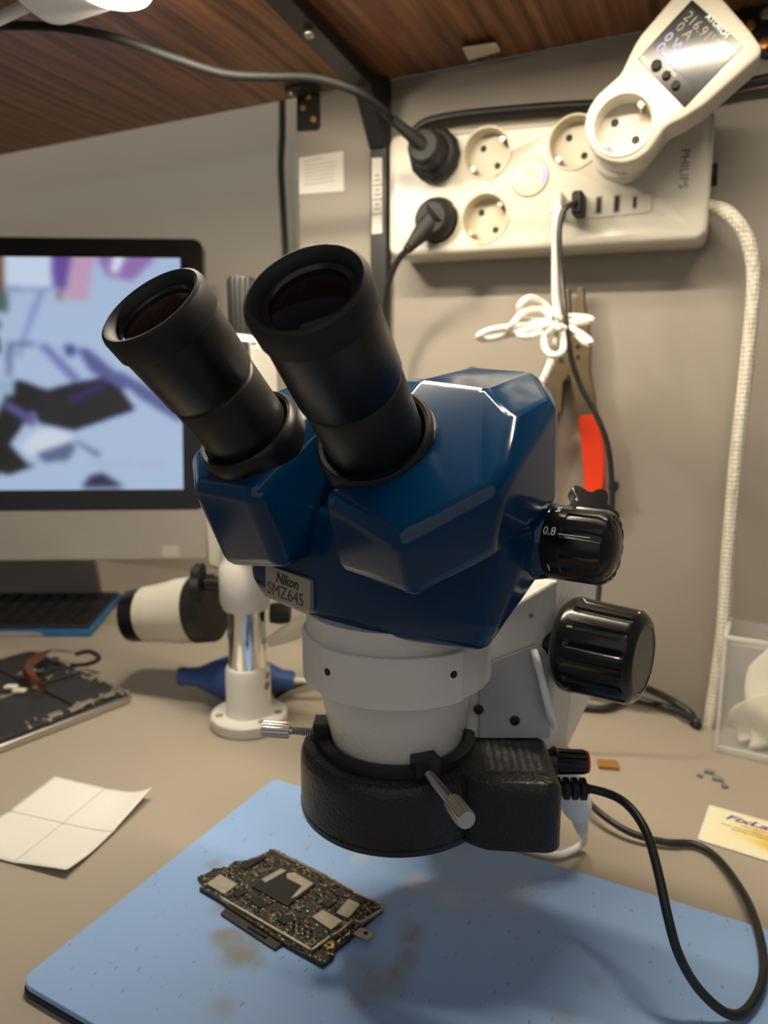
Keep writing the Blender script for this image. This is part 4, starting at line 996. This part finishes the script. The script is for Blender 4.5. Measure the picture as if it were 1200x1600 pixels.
finish('plug_body', G().lathe([(0, -.011), (.0172, -.011), (.0172, .002), (.016, .010), (.012, .015), (0, .016)], M, 40), 'black_rubber', pg)
a_ = V((c[0], YF-.008, c[1])); b_ = ony(640, 386, YF-.022)
finish('grip', G().tube([a_+V((.004, 0, .004)), a_, a_.lerp(b_, .6), b_], lambda t: .0125-.0085*t, 20, 5), 'black_rubber', pg)
g = G()
for i in range(4):
    p = a_.lerp(b_, .78+.1*i); g.lathe([(0, -.001), (.0055-.0005*i, -.001), (.0055-.0005*i, .001), (0, .001)], zframe(p, b_-a_), 16)
finish('strain_relief', g, 'black_rubber', pg, weld=False)
finish('cord', G().tube([b_, ony(620, 410, .58), ony(605, 450, .59), ony(600, 500, .60), ony(590, 560, .60), ony(580, 640, .60)], .0028, 12, 6), 'black_cable', pg)
# black cable behind the strip's upper edge and right side
o = finish('wall_cable', G().tube([ony(640, 215, .630), ony(665, 192, .628), ony(720, 180, .628), ony(800, 172, .628), ony(880, 166, .629), ony(1000, 160, .632), ony(1120, 145, .628), ony(1160, 132, .625), ony(1230, 118, .62)], .0038, 12, 8), 'black_cable')
tag(o, 'black cable running along the board just above the power strip', 'cable')
o = finish('hanging_cable', G().tube([ony(441, 150, .80), ony(441, 210, .80), ony(439, 260, .80), ony(442, 320, .80), ony(446, 390, .80), ony(450, 470, .80), ony(455, 560, .80)], .0042, 12, 6), 'black_cable')
tag(o, 'black cable hanging straight down the cream wall left of the partition board', 'cable')
# usb cables
uw = thing('white_usb_cable', 'white cable plugged in the strip, tied in a loose knot of loops', 'cable', ony(868, 480, .58))
finish('usb_plug', G().box((ony(874, 322, YF-.01).x, YF-.012, ony(874, 322, YF-.01).z), (.0085, .024, .016)), 'white_plastic', uw, bevel=.002)
cr_ = .0026
finish('cord', G().tube([ony(873, 325, YF-.022), ony(869, 345, YF-.026), ony(868, 400, .572), ony(868, 460, .57), ony(872, 498, .566), ony(868, 540, .56), ony(855, 580, .55), ony(843, 605, .545), ony(820, 650, .54), ony(790, 740, .55), ony(770, 860, .56), ony(760, 980, .57), V((-.17, .58, .006)), V((-.22, .56, .0035)), V((-.26, .56, .0035))], .0030, 12, 8), 'white_cable', uw)
loops = [[(872, 500), (850, 475), (828, 465), (812, 478), (815, 495), (840, 502), (872, 498)],
         [(872, 502), (845, 484), (818, 488), (800, 508), (800, 518), (835, 512), (872, 502)],
         [(872, 500), (820, 508), (770, 515), (748, 525), (760, 530), (800, 522), (874, 503)],
         [(872, 508), (840, 512), (812, 520), (822, 526), (850, 518), (874, 506)],
         [(872, 498), (890, 495), (918, 497), (922, 501), (900, 504), (874, 503)],
         [(874, 510), (895, 518), (915, 535), (922, 534), (905, 520), (880, 508)],
         [(870, 510), (852, 525), (852, 545), (866, 556), (880, 545), (878, 515)]]
for i, lpz in enumerate(loops):
    finish('cord_loop', G().tube([ony(x, y, .566-.004*i+.010*sin(j*1.7)) for j, (x, y) in enumerate(lpz)], cr_, 10, 8), 'white_cable', uw)
finish('twist_tie', G().lathe([(0, -.004), (.0065, -.004), (.007, 0), (.0065, .004), (0, .004)], zframe(ony(875, 503, .556), (0, .1, 1)), 20), 'nickel', uw)
ubk = thing('black_usb_cable', 'thin black cable from the strip hanging past the pliers to the microscope', 'cable', ony(905, 322, YF-.01))
p = ony(905, 321, YF-.008)
finish('usb_plug', G().box((p.x, YF-.010, p.z), (.0085, .020, .017)), 'black_rubber', ubk, bevel=.0025)
finish('cord', G().tube([V((p.x, YF-.018, p.z)), ony(888, 322, .568), ony(878, 335, .565), ony(874, 370, .563), ony(877, 430, .561), ony(884, 500, .552), ony(893, 560, .552), ony(908, 605, .552), ony(930, 645, .552), ony(948, 690, .552), ony(955, 740, .552), ony(956, 800, .55), ony(952, 845, .545), ony(940, 880, .535), ony(936, 920, .53), ony(930, 970, .52), ony(915, 1020, .52), V((-.09, .52, .02)), V((-.11, .53, .004)), V((-.17, .55, .003))], .0021, 12, 8), 'black_cable', ubk)
# cables on the bench behind the focus knob
o = finish('bench_cable', G().tube([V((-.12, .622, .034)), V((-.07, .615, .036)), onz(985, 1066, .030), onz(1020, 1080, .020), onz(1055, 1098, .012), onz(1082, 1120, .006), V((hole.x-.004, .622, -.015)), V((hole.x-.004, .626, -.06))], .0032, 12, 8), 'black_cable')
tag(o, 'upper black cable dropping into the bench notch behind the focus knob', 'cable', 'cables into the notch')
o = finish('bench_cable', G().tube([V((-.13, .60, .0035)), V((-.07, .605, .004)), onz(980, 1092, .006), onz(1030, 1102, .006), onz(1068, 1116, .006), onz(1090, 1133, .004), V((hole.x-.012, .626, -.02)), V((hole.x-.012, .626, -.06))], .0032, 12, 8), 'black_cable')
tag(o, 'lower black cable lying along the bench edge into the notch', 'cable', 'cables into the notch')

# ================================================================== PLIERS ON THE WALL
YP = .622
pli = thing('wire_strippers', 'brown steel wire strippers with red handles hanging head up on the board', 'pliers', ony(900, 620, YB))
def pp(P, sc=4.325, ox=740, oy=430): return [f2(ox+x/sc, oy+y/sc, YP) for x, y in P]
MYP = frame((0, YP, 0), (1, 0, 0), (0, 0, 1), (0, -1, 0))
finish('jaw', G().prism(pp([(700, 100), (712, 82), (735, 82), (745, 110), (748, 200), (768, 300), (785, 470), (782, 640), (822, 860), (815, 950), (705, 960), (665, 770), (640, 640), (640, 500), (680, 300), (695, 180)])[::-1], -.010, .0, MYP), 'tool_steel', pli, bevel=.001)
finish('jaw', G().prism(pp([(612, 95), (640, 85), (645, 110), (648, 300), (672, 500), (672, 640), (600, 730), (590, 930), (500, 960), (440, 860), (470, 700), (540, 560), (590, 420), (608, 250)])[::-1], -.012, -.002, MYP), 'tool_steel', pli, bevel=.001)
finish('red_handle', G().prism(pp([(712, 965), (725, 950), (845, 938), (855, 1020), (884, 1200), (880, 1400), (868, 1520), (850, 1545), (800, 1510), (748, 1430), (738, 1200)])[::-1], -.013, .004, MYP), 'red_grip', pli, bevel=.003)
finish('red_handle', G().prism(pp([(430, 965), (560, 955), (490, 1150), (440, 1400), (390, 1560), (320, 1540), (340, 1300)])[::-1], -.013, .004, MYP), 'red_grip', pli, bevel=.003)
for x, y in ((705, 485), (705, 555), (590, 570), (640, 700)):
    p = f2(740+x/4.325, 430+y/4.325, YP); finish('pivot_hole', G().lathe([(0, 0), (.0018, 0), (.0018, .0005), (0, .0004)], frame((p[0], YP, p[1]), (1, 0, 0), (0, 0, 1), (0, -1, 0)), 16), 'dark_hole', pli)
hk = ony(962, 757, YB); o = finish('wall_hook', G().lathe([(0, -.001), (.003, -.001), (.0025, .012), (.0045, .013), (.0045, .016), (0, .017)], frame(hk, (1, 0, 0), (0, 0, 1), (0, -1, 0)), 20), 'black_satin')
tag(o, 'small black peg on the board beside the red handle', 'peg')
hk = ony(748, 584, YB); o = finish('wall_hook', G().lathe([(0, -.001), (.003, -.001), (.0025, .016), (.0055, .017), (.0055, .021), (0, .022)], frame(hk, (1, 0, 0), (0, 0, 1), (0, -1, 0)), 20), 'black_satin')
tag(o, 'small dark peg just above the blue microscope head', 'peg')

# ================================================================== BRACKETS, LABELS, SHELF ITEMS
br = thing('shelf_bracket', 'long dark metal shelf bracket with a white sticker on its upright', 'bracket', (-.293, YB, .3))
xr = ony(592, 300, YB-.01).x
up = finish('upright', G().box((xr, YB-.006, .41), (.0165, .011, .276)), 'black_satin', br, bevel=.001)
y0 = onz(415, 0, ZS).y - .06
armp = [V((xr-.012, YB-.001, ZS-.001))]
pA_ = onz(449, -6, ZS-.004); pB_ = onz(598, 150, ZS-.010)
dd = (pB_-pA_).normalized(); sd = V((dd.y, -dd.x, 0)).normalized()
st_ = pA_-dd*.12; en_ = pB_+dd*.014
finish('arm', G().hull([p + sd*a*w_ + V((0, 0, z)) for p, w_, zz in ((st_, .0085, .008), (en_, .0100, .012)) for a in (-1, 1) for z in (.0, -zz)], Matrix.Translation((0, 0, .0))), 'black_satin', br, bevel=.001)
finish('strut', G().hull([V((xr-.008, YB-.002, ZS-.004)), V((xr+.008, YB-.002, ZS-.004)), V((xr-.008, YB-.014, ZS-.06)), V((xr+.008, YB-.014, ZS-.06)), V((xr-.008, YB-.05, ZS-.012)), V((xr+.008, YB-.05, ZS-.012)), V((xr-.008, YB-.002, ZS-.06)), V((xr+.008, YB-.002, ZS-.06))]), 'black_satin', br, bevel=.001)
for x, y in ((483, 53), (568, 134)): 
    p = onz(x, y, ZS-.0175); screw('screw', p, (0, 0, -1), .0042, br)
screw('screw', ony(590, 207, YB-.0125), (0, -1, 0), .0040, br)
stk = finish('sticker', G().prism([f2(x, y, YB-.0125) for x, y in ((581, 247), (597, 246), (597, 364), (581, 366))][::-1], 0, .0004, frame((0, YB-.0120, 0), (1, 0, 0), (0, 0, 1), (0, -1, 0))), 'label_white', br)
for i in range(9):
    p = f2(584, 275+i*7.5, YB-.0125); finish('sticker_mark', G().box((p[0]+.0035, YB-.01265, p[1]), (.005+.002*(i % 3), .0002, .0016)), 'faded_ink', stk)
cb = thing('corner_brace', 'small black corner brace with brass screws at the top left edge of the board', 'bracket', ony(482, 200, YB))
finish('wall_leg', G().prism([f2(x, y, YB) for x, y in ((466, 142), (500, 138), (501, 198), (497, 204), (466, 206))][::-1], .0, .003, frame((0, YB-.0005, 0), (1, 0, 0), (0, 0, 1), (0, -1, 0))), 'black_satin', cb, bevel=.0006)
finish('shelf_leg', G().hull([onz(x, y, ZS-z) for x, y in ((444, 140), (470, 133), (500, 132), (502, 142), (450, 153)) for z in (.0005, .0035)]), 'black_satin', cb, bevel=.0005)
for x, y in ((483, 150), (474, 168), (490, 186)): screw('screw', ony(x, y, YB-.0035), (0, -1, 0), .0035, cb, 'gold')
screw('screw', onz(455, 146, ZS-.0036), (0, 0, -1), .0035, cb)
# wall brace at the right
rb = thing('angle_bracket', 'black steel angle bracket with copper screws behind the energy meter', 'bracket', ony(1190, 100, YB))
finish('plate', G().prism([f2(x, y, YB) for x, y in ((1120, -20), (1290, -60), (1290, 110), (1165, 88), (1150, 60))][::-1], .0, .004, frame((0, YB-.0005, 0), (1, 0, 0), (0, 0, 1), (0, -1, 0))), 'black_satin', rb, bevel=.001)
for x, y, m_ in ((1166, 13, 'grey_cable'), (1197, 22, 'nickel'), (1171, 42, 'copper'), (1194, 69, 'copper')): screw('screw', ony(x, y, YB-.0045), (0, -1, 0), .0048, rb, m_)
# paper note
nt_ = [(468, 247), (537, 236), (538, 299), (468, 304)]
Mn = frame((0, YB-.0004, 0), (1, 0, 0), (0, 0, 1), (0, -1, 0))
note = finish('wall_note', G().prism([f2(x, y, YB) for x, y in nt_][::-1], 0, .0004, Mn), 'label_white')
tag(note, 'white printed paper label stuck on the board below the corner brace', 'label')
WLOC[note.name] = note.location.copy()
for i in range(7):
    a_ = f2(475, 254+i*6.0, YB); b_ = f2(475+random.choice((52, 55, 48, 30)), 254+i*6.0-7, YB)
    finish('printed_line', G().prism([(a_[0], a_[1]), (b_[0], b_[1]), (b_[0], b_[1]+.0006), (a_[0], a_[1]+.0006)], .0004, .0005, Mn), 'faded_ink', note)
# foam pad & screw holes under the shelf
o = finish('foam_pad', G().hull([onz(x, y, ZS-z) for x, y in ((722, 74), (775, 66), (783, 80), (732, 95)) for z in (.0003, .006)]), 'foam', None, bevel=.001)
tag(o, 'torn cream foam pad stuck under the wooden shelf near the bracket', 'pad')
for x, y, lb in ((695, 72, 'leftmost tiny screw mark under the shelf, left of the foam pad'), (710, 85, 'tiny screw mark under the shelf just left of the foam pad'), (785, 50, 'tiny screw mark under the shelf, above right of the foam pad'), (798, 72, 'tiny screw mark under the shelf, rightmost beyond the foam pad')):
    sc = finish('shelf_plug', G().lathe([(0, 0), (.0022, 0), (.0018, .0006), (0, .0008)], zframe(onz(x, y, ZS), (0, 0, -1)), 12), 'brown_dots')
    tag(sc, lb, 'screw mark', 'screw marks under the shelf')

# ================================================================== DESK LAMP HEAD, TOP LEFT
lpz = V((-.392, .400, .527))
lamp = thing('desk_lamp', 'white lamp head with a glowing round opening at the top left', 'lamp', (lpz.x, lpz.y, .50))
hp = [onz(x, y, .520) for x, y in ((15, -60), (20, -5), (50, 20), (75, 36), (100, 39), (150, 24), (215, 2), (262, -20), (280, -70), (200, -110), (80, -110))]
Pq = rpoly([(p.x, p.y) for p in hp][::-1], .012, 4)
finish('lamp_shade', G().prism(Pq, .519, .530, ID), 'lamp_shade_white', lamp, bevel=.002)
gp = onz(178, -14, .5185)
finish('glowing_opening', G().lathe([(0, 0), (.022, 0), (.0225, .0008), (0, .001)], Matrix.Translation((gp.x, gp.y, .5178)), 40), 'lamp_glow', lamp)
finish('lamp_arm', G().tube([onz(42, 8, .524), onz(0, 28, .520), onz(-60, 55, .512)], .0040, 14, 4), 'white_enamel', lamp)
lampl.location = (gp.x, gp.y, .514)
finish('lamp_mount', G().box((hp[0].x+.03, hp[0].y-.02, .539), (.03, .03, .020)), 'white_enamel', lamp)
# the strip light's housing under the shelf
o = finish('led_strip', G().box((-.14, .397, .5425), (.44, .022, .0125)), 'lamp_shade_white', None, bevel=.001)
tag(o, 'slim white light strip fixed under the wooden shelf', 'lamp')

# ================================================================== CLEAR BOX WITH CLOTH
q0 = onz(1119, 1174, 0); q1 = onz(1200, 1192, 0); bxv = (q1-q0); bxv.z = 0; bxv.normalize(); byv = V((-bxv.y, bxv.x, 0))
Mb = frame((q0.x, q0.y, 0), bxv, byv, V((0, 0, 1)))
box = thing('clear_box', 'open clear plastic box holding white cloth at the right edge of the bench', 'box', (q0.x, q0.y, 0))
BW, BD, BH, T = .14, .050, .092, .0016
zt = .10
for nm, c, d in (('front_panel', (BW/2, 0, BH/2), (BW, T, BH)), ('back_panel', (BW/2, BD, BH/2), (BW, T, BH)), ('left_panel', (0, BD/2, BH/2), (T, BD, BH)), ('right_panel', (BW, BD/2, BH/2), (T, BD, BH)), ('base_panel', (BW/2, BD/2, .0015), (BW, BD, T))):
    finish(nm, G().box(c, d, Mb), 'clear_plastic', box, bevel=.0003)
for nm, c, d in (('rim', (BW/2, 0, BH), (BW+.003, .003, .003)), ('rim', (0, BD/2, BH), (.003, BD, .003)), ('rim', (BW/2, 0, .003), (BW+.002, .003, .005)), ('rim', (0, 0, BH/2), (.003, .003, BH)), ('rim', (BW/2, BD, BH*.78), (BW, .002, .003)), ('rim', (0, BD, BH/2), (.002, .002, BH))):
    finish(nm, G().box(c, d, Mb), 'clear_edge', box, bevel=.0005)
random.seed(5)
def cloth(name, cx, cy, w, h, z0, z1, seed, label):
    rs = random.Random(seed); g = G(); n_ = 16; vs_ = []
    ph = [rs.uniform(0, 6) for _ in range(4)]
    for i in range(n_+1):
        for j in range(n_+1):
            u, v_ = i/n_, j/n_
            x = cx + w*(u-.5) + .004*sin(5*v_+ph[0]); z = z0 + (z1-z0)*v_*(.55+.45*sin(pi*min(1, u*1.1+.12))) + .004*sin(9*u+ph[1])
            y = cy + .010*sin(7*u+ph[2]+3*v_) + h*(v_-.5)
            vs_.append(Mb @ V((x, y, z)))
    g.v = vs_; g.f = [(i*(n_+1)+j, (i+1)*(n_+1)+j, (i+1)*(n_+1)+j+1, i*(n_+1)+j+1) for i in range(n_) for j in range(n_)]
    o = finish(name, g, 'cloth_white', None, sharp=80); s_ = o.modifiers.new('t', 'SOLIDIFY'); s_.thickness = .0015
    tag(o, label, 'cloth', 'white cloths in the clear box')
cloth('cleaning_cloth', .066, .027, .095, .012, .006, .085, 1, 'crumpled white cloth standing tallest in the clear box')
cloth('cleaning_cloth', .060, .014, .10, .010, .005, .050, 8, 'folded white cloth at the front of the clear box')
